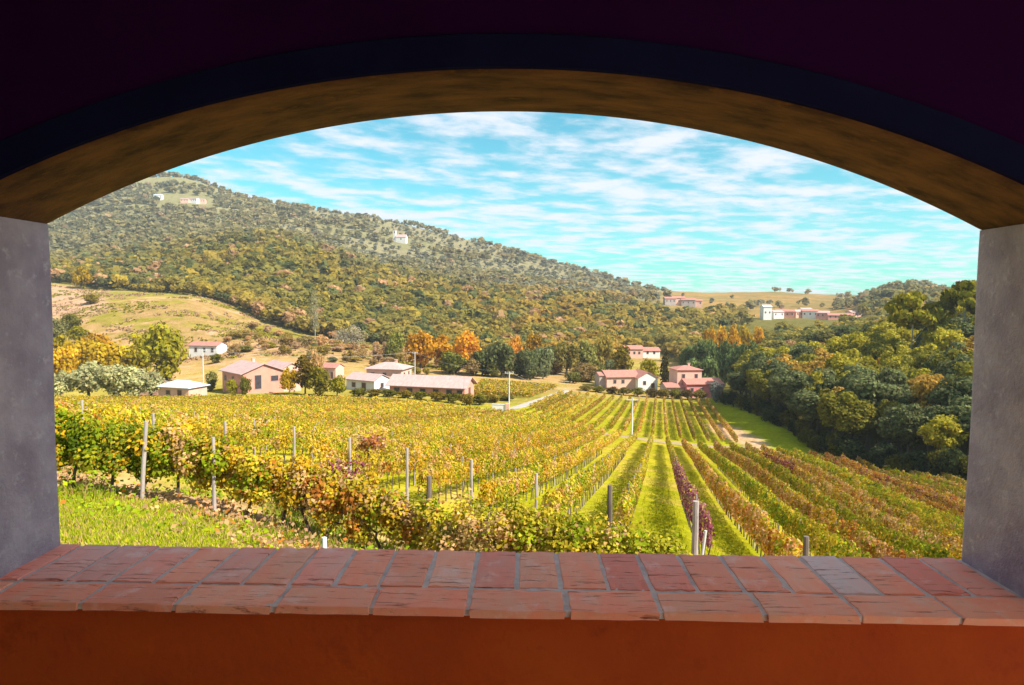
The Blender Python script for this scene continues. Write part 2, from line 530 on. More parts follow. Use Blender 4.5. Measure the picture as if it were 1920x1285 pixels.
    l.new(tc.outputs['Object'], nm.inputs['Vector'])
    r2 = N(n, 'ShaderNodeMapRange'); r2.inputs[1].default_value, r2.inputs[2].default_value = 0.35, 0.65
    l.new(nm.outputs[0], r2.inputs[0])
    t2 = N(n, 'ShaderNodeMix', _data_type='RGBA')
    t2.inputs[6].default_value, t2.inputs[7].default_value = (0.80, 0.86, 0.55, 1), (1.18, 1.10, 1.25, 1)
    l.new(r2.outputs[0], t2.inputs[0])
    m2 = N(n, 'ShaderNodeMix', _data_type='RGBA', _blend_type='MULTIPLY'); m2.inputs[0].default_value = 1
    l.new(mx.outputs[2], m2.inputs[6]); l.new(t2.outputs[2], m2.inputs[7])
    d = N(n, 'ShaderNodeBsdfDiffuse', Roughness=1.0)
    l.new(m2.outputs[2], d.inputs[0])
    bp = N(n, 'ShaderNodeBump', Strength=0.6, Distance=0.25)
    l.new(nz.outputs[0], bp.inputs['Height']); l.new(bp.outputs[0], d.inputs['Normal'])
    l.new(d.outputs[0], out.inputs[0])
    me = mesh_np('ground', v, f, m, np.clip(c, 0.004, 0.9).reshape(-1, 3), smooth=True)
    tag(link('ground', me), kind='structure')


build_ground()


def strip(name, pts, width, mat, lift=0.07):
    """a path draped on the ground along world XY points"""
    pts = np.array(pts, dtype=float)
    seg = np.r_[0, np.cumsum(np.linalg.norm(np.diff(pts, axis=0), axis=1))]
    t = np.linspace(0, seg[-1], int(seg[-1] / 1.0) + 2)
    x, y = np.interp(t, seg, pts[:, 0]), np.interp(t, seg, pts[:, 1])
    dx, dy = np.gradient(x), np.gradient(y)
    ln = np.hypot(dx, dy)
    nx, ny = -dy / ln, dx / ln
    rows = []
    for k in np.linspace(-1, 1, 7):
        w = width / 2 * (k + (0.18 * fbm(t / 3.0, t * 0 + 7 * k, 3) * (abs(k) > 0.9)))
        X, Y = x + nx * w, y + ny * w
        rows.append(np.stack([X, Y, H(X, Y) + lift - 0.05 * (abs(k) > 0.9)], -1))
    v = np.array(rows); n, m = v.shape[:2]
    idx = np.arange(n * m).reshape(n, m)
    f = np.stack([idx[:-1, :-1], idx[:-1, 1:], idx[1:, 1:], idx[1:, :-1]], -1).reshape(-1, 4)
    return tag(link(name, mesh_np(name, v.reshape(-1, 3), f, mat, smooth=True)), kind='structure')


TRACK = mat_mottled('track_earth', (0.42, 0.29, 0.18), (0.33, 0.23, 0.13), 0.8, c3=(0.30, 0.30, 0.06))
ROADM = mat_mottled('pale_road', (0.48, 0.42, 0.37), (0.40, 0.34, 0.30), 0.6)
g2 = lambda px, s: G(px, s)[:2]
strip('path', [g2(1070, 121), g2(1150, 119), g2(1240, 117.5), g2(1345, 117), g2(1430, 118)], 4.6, TRACK)
strip('road', [g2(885, 152), g2(925, 155), g2(965, 160), g2(1000, 178), g2(1040, 205), g2(1062, 222)], 2.8, ROADM)

# ------------------------------------------------------------------ the loggia
YN, YF = 1.727, 2.09                               # inner and outer face of the front wall
XL = float(P(106, 720, YF)[0]); XR = float(P(1817, 735, YF)[0])
ZS = 0.5 * (P(105, 418, YF)[2] + P(1830, 435, YF)[2])     # springing
ZA = float(P(940, 212, YF)[2])                             # crown of the arch
ZSILL = -0.808
ZFLOOR, ZTOP = -1.66, 1.3
XW0, XW1 = -4.2, 4.2
xc, half, rise = (XL + XR) / 2, (XR - XL) / 2, ZA - ZS
RAD = (half ** 2 + rise ** 2) / (2 * rise)
arch_z = lambda x: ZA - RAD + math.sqrt(max(RAD ** 2 - (x - xc) ** 2, 0))

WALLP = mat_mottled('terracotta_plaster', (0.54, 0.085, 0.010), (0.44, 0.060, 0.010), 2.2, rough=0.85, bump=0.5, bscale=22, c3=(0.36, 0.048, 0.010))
UPPERP = mat_mottled('shaded_plaster', (0.024, 0.002, 0.034), (0.019, 0.0015, 0.027), 2.2, rough=0.95, spec=0.05)  # terracotta wall over the parapet, its indoor shade put into the colour
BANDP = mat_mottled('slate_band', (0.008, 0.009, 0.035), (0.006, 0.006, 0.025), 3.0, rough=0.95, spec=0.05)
JAMBP = mat_mottled('grey_plaster', (0.33, 0.25, 0.31), (0.50, 0.395, 0.455), 6.0, rough=0.95, bump=1.0, bscale=45, c3=(0.58, 0.47, 0.53))
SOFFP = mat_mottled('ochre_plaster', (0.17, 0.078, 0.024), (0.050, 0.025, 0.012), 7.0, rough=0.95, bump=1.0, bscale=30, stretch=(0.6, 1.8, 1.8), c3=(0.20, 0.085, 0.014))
MORTAR = mat_mottled('mortar', (0.70, 0.57, 0.55), (0.52, 0.42, 0.41), 18, rough=0.95, bump=0.5, bscale=120)


def mat_brick():
    m, n, l, out = new_mat('sill_brick')
    tc = n.new('ShaderNodeTexCoord'); oi = n.new('ShaderNodeObjectInfo')
    ml = N(n, 'ShaderNodeMath', _operation='MULTIPLY'); ml.inputs[1].default_value = 53.0
    l.new(oi.outputs['Random'], ml.inputs[0])
    ad = N(n, 'ShaderNodeVectorMath', _operation='ADD')
    l.new(tc.outputs['Object'], ad.inputs[0]); l.new(ml.outputs[0], ad.inputs[1])

    def noise(scale, detail, rough, stretch=(1, 1, 1), dist=0.0):
        mp = n.new('ShaderNodeMapping'); mp.inputs['Scale'].default_value = stretch
        l.new(ad.outputs[0], mp.inputs[0])
        z = N(n, 'ShaderNodeTexNoise', Scale=scale, Detail=detail, Roughness=rough, Distortion=dist)
        l.new(mp.outputs[0], z.inputs['Vector'])
        return z.outputs[0]

    def rng_(v, a, b):
        r = N(n, 'ShaderNodeMapRange'); r.inputs[1].default_value, r.inputs[2].default_value = a, b
        l.new(v, r.inputs[0]); return r.outputs[0]

    def mixc(fac, c_in, col):
        x = N(n, 'ShaderNodeMix', _data_type='RGBA'); x.inputs[7].default_value = (*col, 1)
        l.new(fac, x.inputs[0]); l.new(c_in, x.inputs[6]); return x.outputs[2]
    x = N(n, 'ShaderNodeMix', _data_type='RGBA', _blend_type='MULTIPLY'); x.inputs[0].default_value = 1
    base = N(n, 'ShaderNodeMix', _data_type='RGBA')
    base.inputs[6].default_value, base.inputs[7].default_value = (1.0, 1.0, 1.0, 1), (1.12, 0.85, 0.80, 1)
    l.new(rng_(noise(14, 5, 0.6, (1, 0.35, 1)), 0.35, 0.65), base.inputs[0])
    l.new(oi.outputs['Color'], x.inputs[6]); l.new(base.outputs[2], x.inputs[7])
    c = x.outputs[2]
    c = mixc(rng_(noise(9, 6, 0.65), 0.56, 0.80), c, (0.92, 0.62, 0.56))          # lime bloom
    st = rng_(noise(30, 6, 0.7, (0.22, 2.6, 1), 0.5), 0.57, 0.68)
    c = mixc(st, c, (0.30, 0.06, 0.03))                                            # drag marks and pits
    p = N(n, 'ShaderNodeBsdfPrincipled', Roughness=0.8)
    p.inputs['Specular IOR Level'].default_value = 0.25
    l.new(c, p.inputs['Base Color'])
    bp = N(n, 'ShaderNodeBump', Strength=0.55, Distance=0.004); bp.invert = True
    l.new(st, bp.inputs['Height'])
    b2 = N(n, 'ShaderNodeBump', Strength=0.35, Distance=0.003)
    l.new(noise(60, 7, 0.7), b2.inputs['Height']); l.new(bp.outputs[0], b2.inputs['Normal'])
    l.new(b2.outputs[0], p.inputs['Normal'])
    l.new(p.outputs[0], out.inputs[0])
    return m


BRICK = mat_brick()


def build_loggia():
    root = empty('loggia', (0, YF, H(0, YF)))
    tag(root, 'dark terracotta loggia with wide arched opening framing the vineyard', 'building')
    base = root.location.copy()

    def part(name, bm, mat, parent=root, smooth=False):
        o = bm_obj(name, bm, mat, parent, smooth)
        if parent is root:
            o.location = -base
        return o
    # front wall: two piers, the panel over the arch, the parapet
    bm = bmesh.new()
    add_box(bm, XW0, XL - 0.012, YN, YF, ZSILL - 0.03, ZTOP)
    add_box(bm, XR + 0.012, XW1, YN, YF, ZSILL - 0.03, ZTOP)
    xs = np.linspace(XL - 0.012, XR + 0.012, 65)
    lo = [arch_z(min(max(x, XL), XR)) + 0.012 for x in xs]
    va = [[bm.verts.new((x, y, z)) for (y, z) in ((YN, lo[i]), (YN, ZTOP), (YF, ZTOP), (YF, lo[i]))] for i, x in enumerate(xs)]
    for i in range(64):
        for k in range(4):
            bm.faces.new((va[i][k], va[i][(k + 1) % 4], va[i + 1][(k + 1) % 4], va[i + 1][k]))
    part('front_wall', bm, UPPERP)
    bm = bmesh.new()
    add_box(bm, XW0, XW1, YN + 0.004, YF - 0.004, -4.6, ZSILL - 0.0225)
    part('parapet', bm, WALLP)
    # plaster lining of the arch and the jambs, rounded at the edges
    bm = bmesh.new()
    xs = np.linspace(XL, XR, 97)
    prof = [(YN - 0.002, 0.010), (YN + 0.004, 0.003), (YN + 0.014, 0.0), (YF - 0.016, 0.0), (YF - 0.005, 0.004), (YF + 0.002, 0.012)]
    rings = [[bm.verts.new((x, y, arch_z(x) + d)) for (y, d) in prof] for x in xs]
    for i in range(96):
        for k in range(len(prof) - 1):
            bm.faces.new((rings[i][k], rings[i][k + 1], rings[i + 1][k + 1], rings[i + 1][k]))
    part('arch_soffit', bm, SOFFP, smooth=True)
    for sgn, x0 in ((1, XL), (-1, XR)):
        bm = bmesh.new()
        zs = np.linspace(ZSILL - 0.028, ZS - 0.001, 24)
        rg = [[bm.verts.new((x0 - sgn * d + 0.0025 * math.sin(7 * z + x0 * 3), y, z)) for (y, d) in prof] for z in zs]
        for i in range(23):
            for k in range(len(prof) - 1):
                q = (rg[i][k], rg[i + 1][k], rg[i + 1][k + 1], rg[i][k + 1])
                bm.faces.new(q if sgn > 0 else q[::-1])
        part('jamb', bm, JAMBP, smooth=True)
    # raised dark band round the arch on the inner face
    bm = bmesh.new()
    th = math.asin((half + 0.0) / RAD)
    zc = ZA - RAD
    prev = None
    for t in np.linspace(-th * 1.055, th * 1.055, 110):
        dx, dz = math.sin(t), math.cos(t)
        ring = []
        for (r, y) in ((RAD + 0.011, YN - 0.0015), (RAD + 0.013, YN - 0.012), (RAD + 0.092, YN - 0.012), (RAD + 0.098, YN - 0.0015)):
            ring.append(bm.verts.new((xc + r * dx, y, zc + r * dz)))
        if prev:
            for k in range(3):
                bm.faces.new((prev[k], prev[k + 1], ring[k + 1], ring[k]))
        prev = ring
    for x0, x1 in ((XL - 0.100, XL - 0.0135), (XR + 0.0135, XR + 0.100)):
        add_box(bm, x0, x1, YN - 0.0112, YN - 0.0008, ZSILL - 0.02, ZS + 0.045)
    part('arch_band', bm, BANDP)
    # unseen room behind the camera, shaped to bounce sun onto the sill; a side opening lets the sun in at the far end of the parapet
    bm = bmesh.new(); add_box(bm, XW0, XW1, -7.0, YN + 0.002, ZFLOOR - 0.2, ZFLOOR)
    part('floor', bm, mat_mottled('bounce_floor', (0.82, 0.70, 0.58), (0.76, 0.63, 0.52), 3))  # unseen floor, made pale to throw sunlight up to the ceiling
    bm = bmesh.new(); add_box(bm, XW0, XW1, -7.0, YN - 0.003, ZTOP - 0.12, ZTOP + 0.1)
    part('ceiling', bm, mat_mottled('bounce_white', (0.86, 0.82, 0.77), (0.82, 0.77, 0.72), 2))  # unseen ceiling, set low and white to brighten the sill
    DARKW = mat_mottled('dark_wall', (0.10, 0.035, 0.025), (0.07, 0.025, 0.02), 2)
    bm = bmesh.new(); add_box(bm, XW0, XW1, -7.2, -7.003, ZFLOOR - 0.2, ZTOP + 0.1)
    part('back_wall', bm, DARKW)
    bm = bmesh.new(); add_box(bm, XW0 - 0.2, XW0 - 0.003, -7.2, YF, -4.6, ZTOP + 0.1)
    part('side_wall', bm, DARKW)
    bm = bmesh.new()
    OY0, OY1, OZ = SIDE_OPEN  # wide opening added so the sun reaches the floor
    X0, X1 = SIDE_X, SIDE_X + 0.25
    add_box(bm, X0, X1, -7.2, OY0, -4.6, ZTOP + 0.1)
    add_box(bm, X0, X1, OY1, 1.0, -4.6, ZTOP + 0.1)
    add_box(bm, X0, X1, 1.0, 1.6, 0.42, ZTOP + 0.1)
    add_box(bm, X0, X1, 1.0, 1.6, -4.6, ZFLOOR - 0.002)
    add_box(bm, X0, X1, 1.6, YN - 0.003, -4.6, ZTOP + 0.1)
    add_box(bm, X0, X1, -0.5, OY1, OZ, ZTOP + 0.1)
    add_box(bm, X0, X1, OY0, -0.502, ZTOP - 0.14, ZTOP + 0.1)
    add_box(bm, X0, X1, OY0, OY1, -4.6, ZFLOOR - 0.002)
    part('side_wall', bm, DARKW)
    # sill: mortar bed and two courses of brick
    sill = empty('sill', (0, 0, 0)); sill.parent = root; sill.location = -base
    bm = bmesh.new()
    add_box(bm, XL - 0.055, XR + 0.055, 1.690, YF - 0.004, ZSILL - 0.0205, ZSILL - 0.0045)
    bed = bm_obj('mortar_bed', bm, MORTAR, sill)
    T = 0.021
    y_front, y_mid, y_back = 1.682, 1.815, 2.092
    fx = [-225, -35, 148, 325, 512, 695, 875, 1064, 1242, 1437, 1617, 1805, 1990, 2175]
    fX = [float(P(p, 1150 + 0.009 * (p - 960), y_front)[0]) for p in fx]
    bX = [float(P(p, 1031 + 0.009 * (p - 960), y_back)[0]) for p in (8, 82, 156, 230, 302, 375, 450, 521, 598, 670, 744, 820, 897, 971, 1043, 1121, 1193, 1267, 1346, 1424, 1495, 1570, 1645, 1719, 1793, 1867)]
    cols = [(0.95, 0.40, 0.27), (0.93, 0.37, 0.25), (0.96, 0.44, 0.30), (0.90, 0.36, 0.28), (0.95, 0.43, 0.34)]

    def brick(x0, x1, y0, y1, col, j):
        bm = bmesh.new()
        w, d = (x1 - x0) / 2, (y1 - y0) / 2
        add_box(bm, -w, w, -d, d, -T, 0, jit=0.0022)
        bmesh.ops.subdivide_edges(bm, edges=[e for e in bm.edges if abs(e.verts[0].co.z - e.verts[1].co.z) < 1e-4], cuts=5, use_grid_fill=True)
        rim = [e for e in bm.edges if min(v.co.z for v in e.verts) > -1e-4 and len(e.link_faces) == 2 and any(f.normal.z < 0.5 for f in (q for q in e.link_faces if (q.normal_update() or True)))]
        for v in bm.verts:
            if abs(v.co.x) > w * 0.97 or abs(v.co.y) > d * 0.97:
                k_ = 1 - 0.0042 * random.random() ** 2 / max(w, 0.05)
                v.co.x *= k_; v.co.y *= 1 - 0.0042 * random.random() ** 2 / max(d, 0.05)
                if v.co.z > -1e-4:
                    v.co.z -= 0.0026 * random.random() ** 3
        bmesh.ops.bevel(bm, geom=rim, offset=0.0034, segments=2, affect='EDGES', profile=0.6)
        for v in bm.verts:
            if v.co.z > -0.004:
                v.co.z += random.uniform(-0.0008, 0.0008)
        o = bm_obj('brick', bm, BRICK, sill)
        o.location = ((x0 + x1) / 2, (y0 + y1) / 2, ZSILL + random.uniform(-0.0012, 0.0012))
        o.rotation_euler = (random.uniform(-.004, .004), random.uniform(-.004, .004), random.uniform(-.006, .006))
        k = random.uniform(0.88, 1.02)
        o.color = (col[0] * k, col[1] * k, col[2] * k, 1)
    g = 0.0056
    for i in range(len(fX) - 1):
        fX[i], fX[i + 1] = max(fX[i], XL - 0.06), min(fX[i + 1], XR + 0.06)
        if fX[i + 1] - fX[i] < 0.04:
            continue
        brick(fX[i] + g, fX[i + 1] - g, y_front + random.uniform(-.003, .003), y_mid - g, random.choice(cols[:3]), i)
    for i in range(len(bX) - 1):
        x0, x1 = max(bX[i] + g, XL - 0.01), min(bX[i + 1] - g, XR + 0.01)
        if x1 - x0 < 0.02:
            continue
        col = random.choice(cols)
        if i == 20:
            col = (0.86, 0.66, 0.64)
        if i in (2, 3):
            col = (0.80, 0.42, 0.36)
        if i in (22, 15):
            col = (0.84, 0.30, 0.23)
        brick(x0, x1, y_mid + g, y_back + random.uniform(-.003, .003), col, i)


SIDE_OPEN, SIDE_X = (-6.6, 0.4, 0.95), 2.75
build_loggia()

# ------------------------------------------------------------------ vines
ORD = 'first second third fourth fifth sixth seventh eighth ninth tenth eleventh twelfth thirteenth fourteenth fifteenth sixteenth seventeenth eighteenth nineteenth twentieth'.split()


def ordinal(n):
    return ORD[n - 1] if n <= 20 else '%d%s' % (n, {1: 'st', 2: 'nd', 3: 'rd'}.get(n % 10, 'th'))


GOLD, YEL, GRN, DGRN = (0.58, 0.34, 0.020), (0.56, 0.42, 0.035), (0.27, 0.33, 0.015), (0.11, 0.15, 0.015)
RUST, TAN, PURP, OLIV = (0.46, 0.17, 0.03), (0.62, 0.38, 0.16), (0.26, 0.055, 0.10), (0.34, 0.28, 0.025)


def palette(n, cols, weights, rg=rng):
    w = np.array(weights, dtype=float); w /= w.sum()
    c = np.array(cols)[rg.choice(len(cols), size=n, p=w)]
    return c * rg.uniform(0.72, 1.28, size=(n, 1)) * rg.uniform(0.93, 1.07, size=(n, 3))


def coherent(n, cols, wts, key, share=0.62):
    """palette with neighbours alike: leaves of one cell mostly take that cell's colour"""
    w = np.cumsum(np.array(wts, dtype=float)) / np.sum(wts)
    u = ((np.sin(key * 12.9898) * 43758.5453) % 1.0)
    c = np.array(cols)[np.clip(np.searchsorted(w, u), 0, len(cols) - 1)]
    m = rng.uniform(size=n) < share
    out = palette(n, cols, wts)
    out[m] = (c * rng.uniform(0.8, 1.2, (n, 1)))[m]
    return out


def stems_mesh(xy, z0, h, r, mat):
    """joined thin leaning three-sided stems"""
    n = len(xy)
    zb = H(xy[:, 0], xy[:, 1]) - 0.1
    lean = rng.normal(scale=0.08, size=(n, 2))
    v = np.empty((n, 6, 3))
    for k in range(3):
        a = 2.1 * k
        off = np.array([math.cos(a), math.sin(a)])
        v[:, k, :2] = xy + off * r; v[:, k, 2] = zb
        v[:, 3 + k, :2] = xy + lean + off * r * 0.7; v[:, 3 + k, 2] = zb + h
    b = np.arange(n)[:, None] * 6
    f = np.concatenate([b + np.array([[0, 1, 4, 3]]), b + np.array([[1, 2, 5, 4]]), b + np.array([[2, 0, 3, 5]])])
    return mesh_np('stems', v.reshape(-1, 3), f, mat)


def vine_row(k, y0, y1, label, group, cols, wts, hi=1.85, lo=0.55, tint=None, special=None):
    ys = np.arange(y0, y1, 0.5)
    x = rowX(k, ys)
    px = colpx(x, ys)
    vis = (px > 40) & (px < 1900)
    if vis.sum() < 3:
        return
    ys = ys[vis]
    parts_c, parts_n, parts_L, parts_col = [], [], [], []
    rowtone = rng.uniform(0.72, 1.16) * rng.uniform(0.94, 1.06, 3)
    slim = 0.62 if k >= 1 else 0.66
    lo = 0.38 if k >= 1 else 0.68
    for ya in ys:
        size = max(0.068, ya * 0.00122)
        dens = min(260.0, 5.6 / (size * size) * 0.22) * (1.35 if k >= 1 else 1.0)
        nleaf = rng.poisson(dens * 0.5)
        if nleaf == 0:
            continue
        yy = ya + rng.uniform(0, 0.5, nleaf)
        top = hi + 0.22 * vnoise(yy * 0.9, np.full(nleaf, k * 3.7), 7) + 0.12 * vnoise(yy * 3, np.full(nleaf, k * 1.3), 8)
        gap = vnoise(yy * 0.55, np.full(nleaf, k * 5.1), 17)
        t = rng.uniform(0, 1, nleaf) ** 0.8
        h = lo + (top - lo) * t + (gap > 0.72) * rng.uniform(-0.4, 0, nleaf) + rng.exponential(0.06, nleaf) * (t > 0.9)
        side = rng.choice([-1.0, 1.0], nleaf)
        wd = slim * (0.30 + 0.12 * vnoise(yy * 1.3, h * 2 + k, 9))
        off = side * wd * np.sqrt(np.clip(1.02 - (2 * t - 1) ** 4, 0, 1)) * rng.uniform(0.55, 1.1, nleaf)
        X = rowX(k, yy) + off * ROWDIR[1]; Y = yy - off * ROWDIR[0]
        parts_c.append(np.stack([X, Y, H(X, Y) + h], -1))
        nn = np.stack([side * 1.0, 0 * side, (t - 0.3) * 1.3], -1) + rng.normal(scale=0.55, size=(nleaf, 3))
        parts_n.append(nn)
        parts_L.append(np.full(nleaf, size) * rng.uniform(0.7, 1.3, nleaf))
        c = coherent(nleaf, cols, wts, np.floor(yy / 0.7) * 1.37 + np.floor(h / 0.45) * 7.1 + k * 3.3) * rowtone
        pat = vnoise(yy * 0.25, np.full(nleaf, k * 2.9), 12)
        c = c * (1 + 0.18 * pat[:, None])
        if special is not None:
            c = special(c, yy, h, t)
        parts_col.append(c)
    C_, N_, L_, K_ = map(np.concatenate, (parts_c, parts_n, parts_L, parts_col))
    base = np.array([rowX(k, ys[0]), ys[0], float(H(rowX(k, ys[0]), ys[0]))])
    root = empty('vine_row', base)
    tag(root, label, 'vine row', group)
    v, f = leaf_quads(C_ - base, N_, L_)
    tag(link('foliage', mesh_np('foliage', v, f, LEAF, np.repeat(K_, 4, 0)), parent=root), kind='stuff')
    yt = np.arange(max(y0, ys[0]) + 0.4, min(ys[-1], 75.0), 0.85)
    if len(yt) > 2:
        yt = yt + rng.uniform(-0.15, 0.15, len(yt))
        me = stems_mesh(np.stack([rowX(k, yt), yt], -1), 0, 0.95, 0.035, VINEWOOD)
        o = tag(link('stems', me, parent=root), kind='stuff'); o.location = -base
    # stakes along the row
    if y0 < 40:
        for yp in np.arange(y0 + 5.5, min(ys[-1], 62), 5.5):
            if yp < ys[0]:
                continue
            p = np.array([rowX(k, yp), yp, float(H(rowX(k, yp), yp))])
            o = link('stake', STAKE, parent=root); o.location = p - base
            o.scale = (1, 1, 0.78 if k >= 1 else 0.95)
    return root


bm = bmesh.new(); add_tube(bm, [(0, 0, -0.1), (0.01, 0, 1.0), (0.0, 0.01, 1.95)], [0.035, 0.033, 0.03], 6)
STAKE = bpy.data.meshes.new('stake'); bm.to_mesh(STAKE); bm.free(); STAKE.materials.append(POSTWOOD)

gold_w = ((GOLD, YEL, GRN, TAN, OLIV, RUST), (20, 34, 14, 18, 14, 2))
green_w = ((GOLD, YEL, GRN, TAN, OLIV, DGRN), (7, 22, 36, 5, 24, 6))
brown_w = ((GOLD, YEL, GRN, TAN, OLIV, RUST), (18, 8, 5, 30, 22, 17))
red_w = ((GOLD, TAN, OLIV, RUST, PURP, YEL), (12, 24, 14, 38, 10, 8))
FAR_LEFT = curve([(-90, 118), (-60, 138), (-30, 150), (-17, 147), (-9, 138), (6, 132), (12, 116)])


def row_far(k):
    if k >= -4:
        # rows stop at the cross path, farther over at the edge of the wood
        y = 116.0
        for _ in range(30):
            e = min(109.0, float(EAST_EDGE(colpx(rowX(k, y), y))) - 1.5) if colpx(rowX(k, y), y) > 1480 else 109.0
            y = 0.5 * y + 0.5 * e
        return y
    y = 140.0
    for _ in range(30):
        y = 0.5 * y + 0.5 * float(FAR_LEFT(rowX(k, y)))
    return y


def purple_end(c, yy, h, t):
    m = ((yy < 56 + 3 * rng.normal(size=len(yy))) & (rng.uniform(size=len(yy)) < 0.85))
    c[m] = palette(int(m.sum()), ((0.30, 0.075, 0.12), (0.34, 0.14, 0.16), (0.20, 0.05, 0.07), TAN), (34, 30, 22, 14))
    return c


def purple_mid(c, yy, h, t):
    m = (yy > 70) & (yy < 92) & (rng.uniform(size=len(yy)) < 0.7)
    c[m] = palette(int(m.sum()), (PURP, RUST, (0.14, 0.03, 0.045)), (40, 25, 35))
    return c


for k in range(-46, 18):
    y0, y1 = end_y(k), row_far(k)
    lab, grp, pal, sp = 'golden yellow vine row, %s from the purple ended row towards the farm' % ordinal(max(1, -k)), 'golden vine rows', gold_w, None
    if k == 0:
        lab, grp, pal, sp = 'vine row whose end behind the split post has turned purple', None, gold_w, purple_end
    elif k in (-1, -2):
        grp, lab = 'golden vine rows', 'thin golden vine row, %s from the purple ended row, beside a grass lane' % ordinal(-k)
    elif k == 5:
        lab, grp, pal, sp = 'brownish vine row with a dark purple stretch near the cross path', None, brown_w, purple_mid
    elif k in (9, 10, 11):
        lab, grp, pal = 'reddish brown vine row, %s from the purple ended row towards the dark wood' % ordinal(k), 'reddish vine rows', red_w
    elif k > 0:
        lab, grp, pal = 'green and gold vine row, %s from the purple ended row towards the dark wood' % ordinal(k), 'green and gold vine rows', (green_w if k in (2, 4, 7, 8, 13) else brown_w)
    vine_row(k, y0, y1, lab, grp, *pal, special=sp, hi=1.62 if k >= 1 else 1.66)
for k in range(-13, 6):
    y0 = 122.5
    # the upper block starts at the road on its far side
    y1 = 206.0
    while y1 > 126 and colpx(rowX(k, y1), y1) < np.interp(y1, [126, 155, 178, 205], [1085, 985, 1012, 1052]):
        y1 -= 2
    ys_ = np.arange(y0, y1, 1.0)
    while y0 < y1 and colpx(rowX(k, y0), y0) < np.interp(y0, [122, 140, 155, 178, 205], [1075, 1020, 985, 1012, 1052]):
        y0 += 2
    if y1 - y0 > 8:
        vine_row(k, y0, y1, 'straight vine row beyond the cross path, %s from the meadow edge' % ordinal(6 - k), 'straight vine rows beyond the path', *(gold_w if k < -3 else brown_w), hi=1.7)
# small vineyard beside the long barn, beyond the road
for j, s in enumerate(np.arange(186, 222, 3.4)):
    pts = []
    for q in np.arange(885, 1046, 2.2):
        p = G(q + 0.6 * (s - 186), s + 0.02 * (q - 880))
        if q + 0.6 * (s - 186) < np.interp(s, [178, 222], [985, 1045]):
            pts.append(p)
    pts = np.array(pts)
    m = len(pts) * 22
    c = pts[rng.integers(0, len(pts), m)] + np.stack([rng.uniform(-.5, .5, m), rng.uniform(-.35, .35, m), rng.uniform(0.5, 1.8, m)], -1)
    root = empty('vine_row', pts[0]); tag(root, 'low golden vine row in the barn plot, %s from the road bend' % ordinal(j + 1), 'vine row', 'rows of the small plot')
    v, f = leaf_quads(c - pts[0], rng.normal(size=(m, 3)) + (0, -0.6, 0.6), rng.uniform(0.2, 0.32, m))
    tag(link('foliage', mesh_np('foliage', v, f, LEAF, np.repeat(palette(m, *gold_w), 4, 0)), parent=root), kind='stuff')


def post(px, top_y, s, label, mat=POSTWOOD, h=1.85, r=0.06, lean=0.0, group=None, dark=False):
    g = G(px, s)
    ht = P(px, top_y, s)[2] - g[2] if top_y else h
    ht = float(np.clip(ht, 0.8, 3.0))
    bm = bmesh.new()
    n = 6
    pts = [(lean * ht * (i / (n - 1)) + random.uniform(-.006, .006), random.uniform(-.006, .006), -0.15 + (ht + 0.15) * i / (n - 1)) for i in range(n)]
    add_tube(bm, pts, [r * (1.08 - 0.16 * i / (n - 1)) * random.uniform(.94, 1.06) for i in range(n)], 9)
    o = bm_obj('vineyard_post', bm, mat, None, smooth=False)
    o.location = g
    return tag(o, label, 'post', group)


EP = [(152, 750), (285, 775), (420, 790), (550, 800), (655, 820), (763, 840), (885, 862), (1008, 888)]
for (px, ty), k in zip(EP, range(-9, -1)):
    post(px, ty, end_y(k), 'weathered grey end post of the %s golden row from the purple row' % ordinal(-k), r=0.055, group='end posts of the golden rows')
post(1148, 910, 20.2, 'dark weathered end post beside the wide grass lane', mat=DARKPOST, r=0.085)
post(1312, 940, 19.5, 'thick split grey post at the end of the purple vine row', r=0.10)
post(1322, 995, 19.2, 'short pale stake leaning beside the thick split post', r=0.045, lean=0.12, mat=CONC)
post(1524, 1006, 16.6, 'reddish brown post standing just above the brick sill', mat=DARKPOST, r=0.075)

# the first row, vine by vine
vine_wood_cache = []


